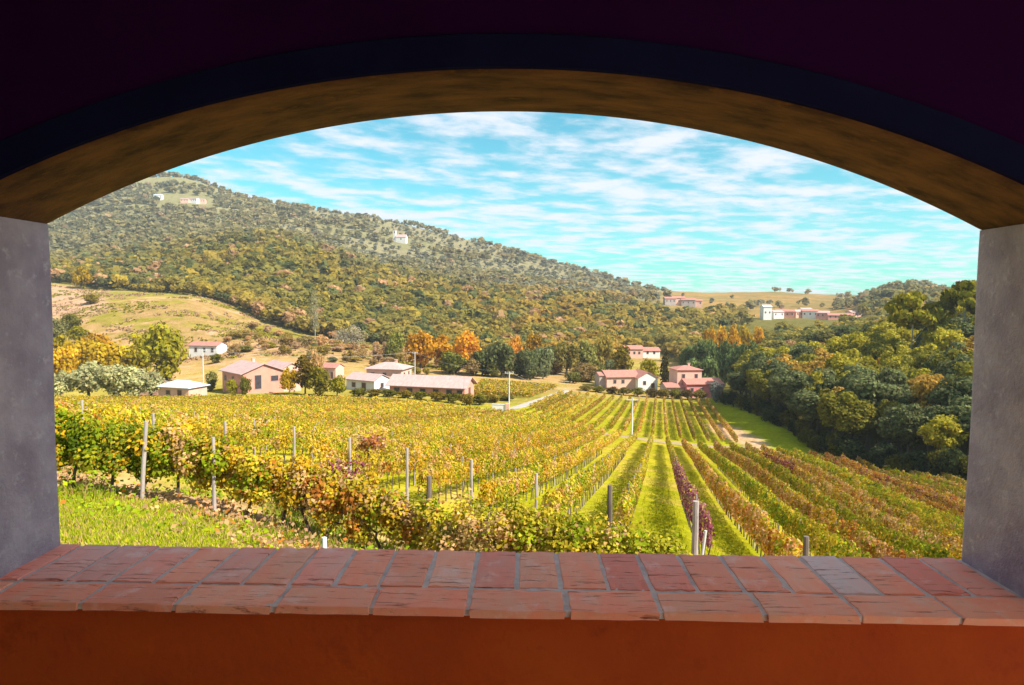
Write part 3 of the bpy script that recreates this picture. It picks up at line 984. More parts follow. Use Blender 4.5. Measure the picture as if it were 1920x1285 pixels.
def grape_vine(pos, w, hi, lo, cols, wts, label, group, n=1300, dirx=(1, 0), leaf=0.055, gap_under=True):
    root = empty('grape_vine', pos)
    tag(root, label, 'grape vine', group)
    bm = bmesh.new()
    z, x, y = -0.1, 0.0, 0.0
    pts = []
    for i in range(6):
        pts.append((x, y, z)); x += random.uniform(-.07, .07); y += random.uniform(-.05, .05); z += (lo + 0.35) / 5
    add_tube(bm, pts, [0.055, 0.045, 0.042, 0.038, 0.036, 0.032], 7)
    tip = pts[-1]
    for sgn in (-1, 1):
        arm = [tip]
        for i in range(1, 5):
            arm.append((tip[0] + sgn * w * 0.55 * i / 4 * dirx[0], tip[1] + sgn * w * 0.55 * i / 4 * dirx[1], tip[2] + random.uniform(-.06, .10) + 0.05 * i))
        add_tube(bm, arm, [0.030, 0.024, 0.02, 0.016, 0.01], 6)
    for q in range(7):
        t = random.uniform(-.9, .9) * w * 0.5
        add_tube(bm, [(tip[0] + t * dirx[0], tip[1] + t * dirx[1], tip[2] + 0.05), (tip[0] + t * dirx[0] + random.uniform(-.15, .15), tip[1] + t * dirx[1] + random.uniform(-.2, .2), tip[2] + (hi - lo) * 0.6)], [0.010, 0.006], 5)
    bm_obj('trunk', bm, VINEWOOD, root)
    # leaf mass: a handful of hanging clumps
    nc = 16
    cc = np.stack([rng.uniform(-.58, .58, nc) * w, rng.normal(scale=0.16, size=nc), lo + (hi - lo) * rng.uniform(0.12, 0.92, nc)], -1)
    ci = rng.integers(0, nc, n)
    d = norm(rng.normal(size=(n, 3)))
    c = cc[ci] + d * np.array([0.30, 0.24, 0.30]) * rng.uniform(0.5, 1.15, (n, 1))
    # trailing shoots above and below
    m = rng.uniform(size=n) < 0.06
    c[m, 2] += rng.uniform(-0.45, 0.35, m.sum())
    xy = c[:, :2].copy()
    c[:, 0] = xy[:, 0] * dirx[0] - xy[:, 1] * dirx[1]; c[:, 1] = xy[:, 0] * dirx[1] + xy[:, 1] * dirx[0]
    nn = d * np.array([0.5, 1, 0.6]) + np.array([0, -0.25, 0.45]) + rng.normal(scale=0.4, size=(n, 3))
    v, f = leaf_lobed(c, nn, leaf * rng.uniform(0.7, 1.35, n))
    tone = rng.uniform(0.8, 1.2, nc)[ci][:, None]
    kc = coherent(n, cols, wts, ci * 3.17 + pos[0] * 11.3) * tone
    tag(link('foliage', mesh_np('foliage', v, f, LEAF, np.repeat(kc, 6, 0)), parent=root), kind='stuff')
    return root


fr = [np.array(G(60, 16.6)[:2]), np.array(G(140, 16.6)[:2]), np.array(G(400, 16.8)[:2]), np.array(G(670, 16.9)[:2]), np.array(G(800, 16.4)[:2])]
seg = np.r_[0, np.cumsum([np.linalg.norm(fr[i + 1] - fr[i]) for i in range(len(fr) - 1)])]
lush = ((0.22, 0.28, 0.015), (0.12, 0.17, 0.015), (0.36, 0.34, 0.02), GOLD), (34, 26, 26, 14)
turn = (GOLD, YEL, RUST, TAN, GRN, OLIV), (24, 26, 6, 16, 18, 12)
late = (GOLD, RUST, TAN, OLIV, YEL, GRN), (22, 8, 16, 22, 22, 10)
dist = np.arange(0.2, seg[-1] - 0.15, 0.86)
for i, t in enumerate(dist):
    x, y = np.interp(t, seg, [p[0] for p in fr]), np.interp(t, seg, [p[1] for p in fr])
    px = float(colpx(x, y))
    pos = np.array([x, y, float(H(x, y))])
    if px < 262:
        pal, lab = lush, 'lush green vine with dark trunk, front row, %s from the pier' % ordinal(i + 1)
    elif px < 570:
        pal, lab = turn, 'golden and rust leaved front row vine, %s before the dark post' % ordinal(len(dist) - i)
    else:
        pal, lab = late, 'dense brown and gold front row vine, %s before the dark post' % ordinal(len(dist) - i)
    hh = 1.86 + 0.16 * math.sin(i * 1.7)
    if 560 < px < 640:
        hh = 1.75
    grape_vine(pos, 1.05, hh, 0.62 if px < 600 else 0.30, *pal, lab, 'vines of the front row', n=2700, leaf=0.049)
# purple-leaved vine a little behind, above the front row
p = G(628, 18.6); grape_vine(p, 0.9, 1.9, 1.35, (PURP, RUST, (0.34, 0.16, 0.15), TAN), (32, 20, 24, 24), 'small vine with purple red leaves rising behind the front row', None, n=520)
p = G(690, 29); grape_vine(p, 0.9, 2.1, 1.65, (RUST, (0.40, 0.17, 0.13), TAN), (40, 30, 30), 'reddish vine tuft beside a tall grey end post', None, n=300, leaf=0.075)
post(258, 790, 16.3, 'leaning post with peeling bark in the front vine row', r=0.05, lean=0.09, mat=POSTWOOD)
post(397, 820, 16.5, 'straight pale grey post in the middle of the front vine row', r=0.047)
post(805, 893, 16.2, 'dark wooden post ending the front vine row', mat=DARKPOST, r=0.07)
bmg = bmesh.new(); add_tube(bmg, [(0, 0, -0.1), (0, 0, 0.55)], [0.05, 0.05], 10)
tube = bm_obj('vine_guard', bmg, mat_mottled('pale_plastic', (0.62, 0.74, 0.70), (0.70, 0.80, 0.76), 3), None)
pg = G(605, 13.6); zt = P(605, 994, 13.6)[2]
tube.location = (pg[0], pg[1], zt - 0.55)
tube.location.z = min(tube.location.z, pg[2] + 0.05)
tag(tube, 'pale blue green plastic guard tube just above the brick sill', 'vine guard')
# shaggy low vines right of the dark post
pale = (TAN, (0.50, 0.36, 0.12), YEL, OLIV, GRN, RUST), (30, 20, 20, 12, 12, 6)
fresh = (YEL, GRN, (0.42, 0.38, 0.03), TAN, OLIV), (30, 26, 20, 12, 12)
for i, (px, s, ht) in enumerate([(835, 15.6, 1.45), (880, 15.2, 1.40), (925, 15.0, 1.35), (968, 14.8, 1.35), (1010, 14.7, 1.45), (1052, 14.5, 1.5), (1092, 14.4, 1.5), (1135, 14.3, 1.45), (1175, 14.2, 1.45), (1212, 14.1, 1.5), (1245, 14.0, 1.35)]):
    p = G(px, s)
    zt = P(px, np.interp(px, [835, 960, 1010, 1100, 1260], [935, 968, 955, 975, 1005]), s)[2]
    grape_vine(p, 0.9, float(np.clip(zt - p[2], 0.8, 2.0)), 0.15, *(fresh if px > 985 else pale), 'low shaggy vine above the sill, %s beyond the dark post' % ordinal(i + 1), 'low shaggy vines above the sill', n=1600, leaf=0.046)

# ------------------------------------------------------------------ grass on the bank


def tufts(n, pick, hmin, hmax, cols, wts):
    xy = pick(n)
    n = len(xy)
    z = H(xy[:, 0], xy[:, 1])
    h = rng.uniform(hmin, hmax, n)
    a = rng.uniform(0, 2 * math.pi, n)
    lean = np.stack([np.cos(a), np.sin(a)], -1) * (h * rng.uniform(0.15, 0.6, n))[:, None]
    w = 0.014
    b = rng.uniform(0, math.pi, n)
    wv = np.stack([np.cos(b), np.sin(b)], -1) * w
    v = np.empty((n, 4, 3))
    v[:, 0, :2] = xy - wv; v[:, 0, 2] = z - 0.02
    v[:, 1, :2] = xy + wv; v[:, 1, 2] = z - 0.02
    v[:, 2, :2] = xy + lean * 0.5 + wv * 0.7; v[:, 2, 2] = z + h * 0.65
    v[:, 3, :2] = xy + lean; v[:, 3, 2] = z + h
    return v.reshape(-1, 3), np.arange(n * 4).reshape(n, 4), np.repeat(palette(n, cols, wts), 4, 0)


def bank_pick(n):
    px, s = rng.uniform(70, 560, n), rng.uniform(10.5, 16.4, n)
    x = P(960, 700, 1)[0] * s + (px - CX) / F * s
    keep = (fbm(x / 1.5, s / 1.5, 81) > -0.35) & (rng.uniform(size=n) > 0.75 * np.clip((s - 13.5 + 1.5 * np.clip((px - 260) / 260, 0, 1)) / 1.0, 0, 1)) & (rng.uniform(size=n) > 0.6 * np.clip((px - 330) / 200, 0, 1))
    return np.stack([x, s], -1)[keep]


def lane_pick(n):
    k = rng.choice([-3, -2, -1, 0, 1], n)
    y = 20 + 45 * rng.uniform(0, 1, n) ** 1.6
    x = rowX(k, y) + rng.uniform(0.3, 2.3, n)
    return np.stack([x, y], -1)


gv = [tufts(60000, bank_pick, 0.04, 0.17, ((0.44, 0.47, 0.012), (0.32, 0.39, 0.015), (0.52, 0.44, 0.05), (0.56, 0.38, 0.16)), (36, 24, 22, 18)),
      tufts(16000, lane_pick, 0.05, 0.16, ((0.40, 0.39, 0.01), (0.31, 0.33, 0.012), (0.50, 0.41, 0.03)), (40, 30, 30))]


def soil_pick(n):
    px, s = rng.uniform(60, 800, n), rng.uniform(15.2, 24, n)
    x = P(960, 700, 1)[0] * s + (px - CX) / F * s
    return np.stack([x, s], -1)[fbm(x / 1.8, s / 1.8, 83) > 0.05]


gv.append(tufts(16000, soil_pick, 0.08, 0.34, ((0.24, 0.34, 0.012), (0.42, 0.32, 0.06), (0.46, 0.28, 0.12), (0.16, 0.22, 0.012)), (36, 26, 20, 18)))
m = 12000
wp, ws = rng.uniform(60, 830, m), rng.uniform(12.6, 23, m)
wx = P(960, 700, 1)[0] * ws + (wp - CX) / F * ws
kp = fbm(wx / 1.1, ws / 1.1, 87) > -0.05
wx, ws = wx[kp], ws[kp]
m = len(wx)
wc = np.stack([wx, ws, H(wx, ws) + rng.exponential(0.09, m)], -1)
wcol = np.where((fbm(wx / 1.6, ws / 1.6, 89) > 0.0)[:, None], palette(m, ((0.36, 0.42, 0.015), (0.26, 0.34, 0.02)), (1, 1)), palette(m, (TAN, RUST, (0.44, 0.27, 0.15)), (3, 1, 3)))
wv, wf = leaf_quads(wc, rng.normal(scale=0.5, size=(m, 3)) + (0, -0.3, 1), rng.uniform(0.03, 0.075, m))
gv.append((wv, wf, np.repeat(wcol, 4, 0)))
off, V_, F_, C_ = 0, [], [], []
for v, f, c in gv:
    V_.append(v); F_.append(f + off); C_.append(c); off += len(v)
tag(link('grass', mesh_np('grass', np.concatenate(V_), np.concatenate(F_), LEAF, np.concatenate(C_))), 'bright green and straw grass tufts on the bank and lanes', 'grass', kind='stuff')

# ------------------------------------------------------------------ trees


def crown_mesh(name, seed, n=1700, w=1.0, h=1.0, lobes=18, leaf=0.055, shape='round', lower=0.0, solid=0.75):
    """leaf-clump crown of width about 1 and height about h, base at z = 0"""
    rg = np.random.default_rng(seed)
    if shape == 'round':
        d = norm(rg.normal(size=(lobes, 3)))
        lc = d * np.array([0.32 * w, 0.32 * w, 0.36 * h]) * rg.uniform(0.45, 1.0, (lobes, 1)) + (0, 0, 0.5 * h)
        lr = rg.uniform(0.6, 1.1, lobes) * (0.205 if lobes < 30 else 0.15)
    elif shape == 'tall':
        t = (np.arange(lobes) + rg.uniform(0, 1, lobes)) / lobes
        a = rg.uniform(0, 6.28, lobes)
        rad = 0.26 * w * np.sin(np.pi * (0.12 + 0.83 * t)) ** 0.8
        lc = np.stack([np.cos(a) * rad, np.sin(a) * rad, h * (0.08 + 0.84 * t)], -1)
        lr = 0.22 * w * np.sin(np.pi * (0.15 + 0.75 * t)) + 0.05
    elif shape == 'cypress':
        t = (np.arange(lobes) + 0.5) / lobes
        a = rg.uniform(0, 6.28, lobes)
        rad = 0.10 * w * (1 - 0.8 * t)
        lc = np.stack([np.cos(a) * rad, np.sin(a) * rad, h * (0.05 + 0.88 * t)], -1)
        lr = 0.30 * w * (1 - 0.75 * t ** 1.4) + 0.03
    else:                                                  # umbrella pine: flat layered plates
        a = rg.uniform(0, 6.28, lobes); q = np.sqrt(rg.uniform(0, 1, lobes)) * 0.36
        lc = np.stack([np.cos(a) * q, np.sin(a) * q, h * (0.62 + 0.3 * (1 - q / 0.36) + rg.uniform(-.22, .06, lobes))], -1)
        lr = rg.uniform(0.11, 0.19, lobes)
    i = rg.choice(lobes, n, p=lr ** 2 / (lr ** 2).sum())
    d = norm(rg.normal(size=(n, 3)) + (0, 0, 0.25))
    sq = np.array([1, 1, 0.45 if shape == 'pine' else 0.85])
    c = lc[i] + d * lr[i][:, None] * sq * (solid + (1.08 - solid) * rg.uniform(0, 1, (n, 1)))
    v, f = leaf_quads(c, d + rg.normal(scale=0.45, size=(n, 3)), leaf * rg.uniform(0.65, 1.35, n), W=0.8, droop=0.2, rg=rg)
    tone = rg.uniform(0.78, 1.22, lobes)[i][:, None] * rg.uniform(0.7, 1.3, (n, 1)) * rg.uniform(0.92, 1.08, (n, 3))
    return mesh_np(name, v, f, TREELEAF, np.repeat(tone, 4, 0)), lc


def trunk_mesh(name, lc, h0, mat, seed, r=0.03, top=None):
    """unit-width tree trunk from z = -h0 to the crown with limbs to some lobes"""
    random.seed(seed)
    bm = bmesh.new()
    zc = float(lc[:, 2].mean()) if top is None else top
    pts = [(random.uniform(-.012, .012) * i, random.uniform(-.012, .012) * i, -h0 - 0.02 + (zc + h0) * i / 5) for i in range(6)]
    add_tube(bm, pts, [r * (1.25 - 0.17 * i) for i in range(6)], 8)
    for q in lc[::max(1, len(lc) // 6)]:
        s = pts[random.choice([2, 3, 4])]
        mid = tuple((np.array(s) + q) / 2 + np.array([0, 0, -0.03]))
        add_tube(bm, [s, mid, tuple(q)], [r * 0.5, r * 0.32, r * 0.12], 5)
    me = bpy.data.meshes.new(name); bm.to_mesh(me); bm.free(); me.materials.append(mat)
    return me


PROTO = {}


def proto(kind, var):
    key = (kind, var)
    if key in PROTO:
        return PROTO[key]
    seed = 100 + 17 * var + sum(map(ord, kind))
    if kind == 'wood':
        me, lc = crown_mesh('crown', seed, 4200, 1, 1.0, 46, 0.029, 'round', solid=0.55); tr = trunk_mesh('trunk', lc, 0.45, BARK, seed); h0 = 0.45
    elif kind == 'hill':
        me, lc = crown_mesh('crown', seed, 1100, 1, 0.95, 22, 0.050, 'round', solid=0.6); tr = trunk_mesh('trunk', lc, 0.35, BARK, seed); h0 = 0.35
    elif kind == 'bush':
        me, lc = crown_mesh('crown', seed, 1900, 1, 0.85, 24, 0.037, 'round', solid=0.5); tr = trunk_mesh('trunk', lc, 0.02, BARK, seed); h0 = 0.0
    elif kind == 'tall':
        me, lc = crown_mesh('crown', seed, 1500, 1, 1.7, 20, 0.055, 'tall'); tr = trunk_mesh('trunk', lc, 0.2, BARK, seed); h0 = 0.2
    elif kind == 'cypress':
        me, lc = crown_mesh('crown', seed, 900, 1, 2.4, 16, 0.07, 'cypress'); tr = trunk_mesh('trunk', lc, 0.1, BARK, seed); h0 = 0.1
    elif kind == 'pine':
        me, lc = crown_mesh('crown', seed, 2200, 1, 0.8, 26, 0.04, 'pine'); tr = trunk_mesh('trunk', lc, 0.55, PALEBARK, seed, r=0.016); h0 = 0.55
    elif kind == 'sparse':
        me, lc = crown_mesh('crown', seed, 900, 1, 1.25, 26, 0.026, 'tall', solid=0.2); tr = trunk_mesh('trunk', lc, 0.12, PALEBARK, seed, r=0.02); h0 = 0.12
        # a leggy tree: add bare upright limbs
    PROTO[key] = (me, tr, h0)
    return PROTO[key]


def tree(name, kind, pos, width, height, color, label, cat='tree', group=None, var=None):
    var = rng.integers(0, 6) if var is None else var
    me, tr, h0 = proto(kind, int(var))
    native = {'wood': 1.0, 'hill': 0.95, 'bush': 0.85, 'tall': 1.7, 'cypress': 2.4, 'pine': 0.85, 'sparse': 1.25}[kind] * 0.93 + h0
    root = empty(name, pos, rng.uniform(0, 6.28), (width * 1.12, width * 1.12, height / native))
    tag(root, label, cat, group)
    t = link('trunk', tr, parent=root); t.location = (0, 0, h0)
    c = link('crown', me, parent=root); c.location = (0, 0, h0)
    k = rng.uniform(0.88, 1.12)
    c.color = (color[0] * k, color[1] * k, color[2] * k, 1)
    return root


OLV, GDK, YGR, BRN, ORG, GLD, SIL, SAGE = (0.19, 0.17, 0.025), (0.07, 0.09, 0.03), (0.33, 0.28, 0.018), (0.34, 0.21, 0.06), (0.62, 0.31, 0.02), (0.50, 0.32, 0.015), (0.42, 0.40, 0.20), (0.20, 0.21, 0.09)
occupied = []


def special(px, s, top_y, wpx, kind, color, label, name='tree', cat='tree', group=None, base_s=None, minh=None):
    g = G(px, s)
    h = float(P(px, top_y, s)[2] - g[2])
    h = max(h, minh or 2.0)
    w = wpx / F * s
    occupied.append((g[0], g[1], w * (0.12 if kind == 'pine' else 0.6)))
    return tree(name, kind, g, w, h, color, label, cat, group)


special(312, 218, 612, 88, 'bush', YGR, 'big rounded yellow green tree behind the silver olive trees', 'broadleaf_tree')
for px, s, ty, w, c in [(122, 205, 648, 66, (0.58, 0.36, 0.02)), (160, 215, 636, 86, (0.46, 0.31, 0.02)), (205, 210, 642, 80, (0.50, 0.33, 0.02)), (245, 214, 648, 68, (0.42, 0.32, 0.02)), (270, 235, 630, 64, (0.40, 0.33, 0.02)), (108, 225, 630, 60, (0.38, 0.28, 0.02)), (180, 240, 626, 66, (0.56, 0.30, 0.02))]:
    special(px, s, ty, w, 'bush', c, 'golden brown bushy tree in the thicket under the bare knoll', 'bushy_tree', group='golden thicket under the knoll')
for i, (px, s, ty, w) in enumerate([(112, 162, 696, 54), (165, 165, 682, 80), (212, 166, 684, 76), (252, 168, 690, 64), (282, 169, 697, 58)]):
    special(px, s, ty, w, 'bush', (0.50, 0.47, 0.22), 'silvery grey olive tree, %s in the clump counted towards the tin shed' % ordinal(i + 1), 'olive_tree', group='silver olive trees')
special(158, 452, 500, 36, 'bush', GLD, 'lone golden tree at the wood edge above the knoll', 'broadleaf_tree')
special(177, 385, 552, 30, 'bush', (0.30, 0.22, 0.02), 'small round golden bush on the bare knoll', 'shrub', 'shrub')
for px, s, ty, w, c in [(135, 330, 588, 40, OLV), (112, 300, 600, 45, (0.20, 0.18, 0.06)), (150, 300, 612, 40, YGR), (540, 292, 632, 34, BRN), (575, 300, 630, 30, (0.30, 0.22, 0.08)), (505, 285, 642, 34, YGR), (460, 275, 648, 36, (0.24, 0.21, 0.05)), (605, 305, 628, 26, TAN), (720, 300, 650, 30, TAN), (590, 260, 660, 34, (0.30, 0.24, 0.08))]:
    special(px, s, ty, w, 'bush', c, 'low dry bush on the slope above the farm buildings', 'shrub', 'shrub', group='dry bushes above the farm')
special(660, 318, 610, 58, 'sparse', (0.42, 0.36, 0.24), 'pale feathery half bare tree at the tan field edge', 'bare_tree')
special(640, 322, 618, 36, 'sparse', (0.40, 0.34, 0.22), 'slender pale half bare tree beside the feathery one', 'bare_tree')
special(592, 352, 545, 26, 'sparse', (0.34, 0.30, 0.16), 'thin bare poplar standing against the wood edge', 'bare_tree')
special(572, 172, 668, 42, 'tall', (0.16, 0.105, 0.012), 'dark bronze conical tree beside the big pink farmhouse', 'conical_tree')
special(542, 170, 690, 34, 'bush', GLD, 'yellow shrub against the pink farmhouse gable', 'shrub', 'shrub')
special(600, 170, 690, 50, 'bush', (0.20, 0.16, 0.015), 'olive bronze shrub below the bronze conical tree', 'shrub', 'shrub')
special(632, 170, 705, 36, 'bush', YGR, 'yellow green shrub between bronze tree and farm complex', 'shrub', 'shrub')
special(595, 200, 662, 30, 'bush', TAN, 'tan leafed shrub behind the bronze conical tree', 'shrub', 'shrub')
for px, s, ty, w, c in [(460, 168, 708, 26, OLV), (435, 168, 712, 26, YGR), (395, 185, 696, 28, (0.24, 0.22, 0.06)), (405, 255, 664, 26, OLV)]:
    special(px, s, ty, w, 'bush', c, 'garden shrub before the big pink farmhouse', 'shrub', 'shrub', group='garden shrubs by the farmhouse')
special(788, 262, 620, 66, 'bush', ORG, 'large orange gold tree above the long barn', 'broadleaf_tree')
special(828, 266, 628, 44, 'tall', (0.66, 0.34, 0.02), 'orange tree squeezed between gold tree and dark bush', 'broadleaf_tree')
special(872, 282, 625, 60, 'bush', (0.70, 0.33, 0.02), 'bright orange spreading tree behind the dark green bushes', 'broadleaf_tree')
special(965, 290, 632, 40, 'bush', (0.62, 0.28, 0.03), 'small orange tree between two dark green bushes', 'broadleaf_tree')
special(1000, 300, 625, 40, 'bush', (0.36, 0.20, 0.015), 'bronze gold round tree at the foot of the wooded hill', 'broadleaf_tree')
for px, s, ty, w, c in [(850, 246, 660, 56, (0.20, 0.20, 0.035)), (905, 250, 655, 60, (0.15, 0.16, 0.05)), (940, 248, 640, 66, (0.16, 0.17, 0.06)), (985, 252, 655, 56, (0.15, 0.165, 0.06)), (1020, 268, 650, 50, SAGE), (1062, 280, 640, 60, (0.34, 0.27, 0.06)), (1100, 290, 640, 50, (0.26, 0.24, 0.06)), (740, 300, 622, 44, (0.28, 0.27, 0.05)), (1130, 300, 632, 46, (0.38, 0.28, 0.05))]:
    special(px, s, ty, w, 'bush', c, 'rounded bushy tree in the belt below the orange trees', 'bushy_tree', group='bushy trees of the valley belt')
special(1168, 262, 650, 40, 'tall', (0.22, 0.16, 0.015), 'bronze green pointed tree behind the white gabled house', 'conical_tree')
special(1212, 252, 672, 50, 'bush', (0.30, 0.26, 0.015), 'yellow green rounded tree between the two valley houses', 'broadleaf_tree')
special(1247, 256, 655, 26, 'cypress', (0.08, 0.065, 0.012), 'dark brown green cypress beside the pink tower house', 'cypress')
for i, (px, s) in enumerate([(1098, 226), (1122, 224), (1148, 222), (1170, 221), (1196, 220), (1222, 219), (1246, 218), (1268, 217), (1290, 216), (1312, 215)]):
    special(px, s, 724 + 0.035 * (px - 1098), 30, 'bush', [(0.20, 0.15, 0.03), OLV, (0.15, 0.10, 0.03)][i % 3], 'low bush in the hedge below the valley houses, %s counted towards the dark wood' % ordinal(i + 1), 'hedge_bush', 'bush', group='hedge below the valley houses', minh=1.8)
special(1345, 208, 715, 30, 'bush', (0.30, 0.30, 0.26), 'pale grey bush at the corner of the dark wood', 'shrub', 'shrub')
for i, px in enumerate([1330, 1352, 1374, 1396, 1418]):
    special(px, 330 + 4 * i, 612, 30, 'bush', (0.62, 0.34, 0.02) if i != 3 else (0.50, 0.33, 0.02), 'orange tree in the line above the green grove, %s counted towards the dark wood' % ordinal(i + 1), 'broadleaf_tree', group='orange tree line')
for i, (px, s, ty) in enumerate([(1290, 300, 648), (1312, 292, 640), (1336, 285, 640), (1360, 270, 640), (1384, 262, 645), (1405, 250, 640), (1300, 262, 672), (1330, 255, 668)]):
    special(px, s, ty, 44, 'bush', (0.15, 0.19, 0.06), 'green rounded tree in the grove behind the pink tower house', 'broadleaf_tree', group='green grove behind the tower house')
for i, (px, s) in enumerate([(672, 172), (700, 172), (730, 173), (760, 172), (790, 170), (820, 168), (850, 166), (875, 163), (900, 165), (925, 172), (950, 178)]):
    special(px, s, 728 + 0.05 * (px - 672), 36, 'bush', (0.22, 0.15, 0.015) if i % 2 else (0.17, 0.15, 0.015), 'low rusty bush in the barn hedge, %s counted towards the road pole' % ordinal(i + 1), 'hedge_bush', 'bush', group='hedge before the long barn', minh=1.3)


for i in range(60):
    px, s = rng.uniform(420, 770), rng.uniform(262, 350)
    if s > WOOD_EDGE(px) - 10:
        continue
    g = G(px, s)
    tree('shrub', 'bush', g, rng.uniform(3, 7.5), rng.uniform(2, 4.5), [TAN, (0.48, 0.31, 0.12), (0.40, 0.28, 0.06), (0.52, 0.34, 0.18)][i % 4], 'pale tan shrub on the dry slope above the farm buildings', 'shrub', 'tan shrubs of the dry slope')
filler = [(SAGE, 'sage green'), ((0.34, 0.26, 0.05), 'tawny gold'), ((0.20, 0.19, 0.04), 'olive green'), ((0.30, 0.20, 0.07), 'dull brown')]
for i in range(64):
    px, s = rng.uniform(835, 1150), rng.uniform(246, 326)
    if i > 50:
        px, s = rng.uniform(560, 800), rng.uniform(228, 320)
    g = G(px, s)
    c, nm = filler[int(rng.integers(0, 4))]
    tree('bushy_tree', 'bush', g, rng.uniform(5, 9) * (0.55 if i > 50 else 1), rng.uniform(4, 7.5) * (0.45 if i > 50 else 1), c, nm + (' bush on the tan field above the farm' if i > 50 else ' bush filling the belt at the foot of the wooded hill'), 'bush', nm + ' bushes of the valley')


def free(x, y, r=0.0):
    return all((x - a) ** 2 + (y - b) ** 2 > (q + r) ** 2 for a, b, q in occupied)


# umbrella pine and companions standing out of the right-hand wood
PINES = [(1707, 168, 545, 92, (0.30, 0.25, 0.02)), (1800, 165, 528, 100, (0.24, 0.21, 0.02))]
for px, s, ty, w, c in PINES:
    special(px, s, ty, w, 'pine', c, 'tall layered pine rising out of the dark wood', 'pine_tree', group='pines of the dark wood')

# the wood on the right: every tree its own object
east = []
for s in np.arange(88, 275, 5.6):
    for px in np.arange(1338, 2010, 6.0 / s * F):
        ss = s + rng.uniform(-1.9, 1.9); q = px + rng.uniform(-2.0, 2.0) / s * F
        e = EAST_EDGE(q)
        if ss > e + 2.0 and ss < e + 130 and ss < 262 and not (q < 1420 and ss > 240) and not (q < 1392 and ss > 196):
            g = G(q, ss)
            if free(g[0], g[1], 1.0):
                east.append((q, ss, ss - e))
random.shuffle(east)
east.sort(key=lambda t: t[1] / 40 // 1)
print('east total', len(east))
east = east[:285]
for q, ss, inn in east:
    g = G(q, ss)
    edge = inn < 12
    w = rng.uniform(7.5, 11.0) * (0.9 if edge else 1.0)
    h = rng.uniform(11, 15.5) * (0.85 if edge else 1.0)
    u = rng.uniform()
    yel = np.clip((inn - 8) / 35, 0, 1)
    if u < 0.55 - 0.42 * yel:
        col, lab, nm = (0.115, 0.125, 0.050), 'dark bluish green broadleaf tree in the wood beside the vineyard', 'broadleaf_tree'
    elif u < 0.80 - 0.25 * yel:
        col, lab, nm = OLV, 'olive green broadleaf tree in the wood beside the vineyard', 'broadleaf_tree'
    elif u < 0.93:
        col, lab, nm = (0.29, 0.245, 0.025), 'yellow green broadleaf tree in the wood beside the vineyard', 'broadleaf_tree'
    else:
        col, lab, nm = (0.34, 0.21, 0.04), 'bronze brown broadleaf tree in the wood beside the vineyard', 'broadleaf_tree'
    col = tuple(1.42 * v for v in col)
    tree(nm, 'wood', g, w, h, col, lab, group=lab.replace('broadleaf tree', 'trees'))
for px in np.arange(1362, 1860, 15):                    # skirts of shrubs along the wood's edge
    s = float(EAST_EDGE(px)) + rng.uniform(0.2, 1.6)
    g = G(px, s)
    tree('shrub', 'bush', g, rng.uniform(3.5, 5.5), rng.uniform(3.0, 5.0), [(0.05, 0.065, 0.03), (0.07, 0.085, 0.03), (0.13, 0.12, 0.02)][int(rng.integers(0, 3))], 'dark shrub skirting the foot of the wood beside the vines', 'shrub', 'skirting shrubs of the wood')

# wooded hills: the nearest trees singly, the rest as one mass


def hill_color(x, y, px, n):
    a, b, c_ = fbm(x / 60, y / 40, 91), fbm(x / 25, y / 25, 93), rng.uniform(0, 1, n)
    base = np.array([[0.22, 0.185, 0.035]] * n)
    mixin = lambda col, w: base * (1 - w[:, None]) + np.array(col) * w[:, None]
    base = mixin((0.34, 0.235, 0.05), np.clip(0.3 + 1.0 * a, 0, 0.9))
    warm = np.clip((px - 760) / 250, 0, 1) * np.clip((1300 - px) / 150, 0, 1)
    base = mixin((0.50, 0.26, 0.022), np.clip(warm * (0.25 + 1.1 * b), 0, 0.85))
    base = mixin((0.11, 0.12, 0.05), np.clip(0.9 * b - 0.1 + 0.5 * np.clip((420 - px) / 200, 0, 1), 0, 0.8))
    base = np.where((c_ < 0.14)[:, None], np.array([0.33, 0.24, 0.035]), base)
    base = np.where((c_ > 0.95)[:, None], np.array([0.42, 0.25, 0.12]), base)
    base = np.where(((c_ > 0.80) & (c_ < 0.92))[:, None], np.array([0.12, 0.13, 0.04]), base)
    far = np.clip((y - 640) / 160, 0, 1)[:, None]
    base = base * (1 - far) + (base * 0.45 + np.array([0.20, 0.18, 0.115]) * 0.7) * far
    return base * 1.30 * rng.uniform(0.84, 1.16, (n, 1))


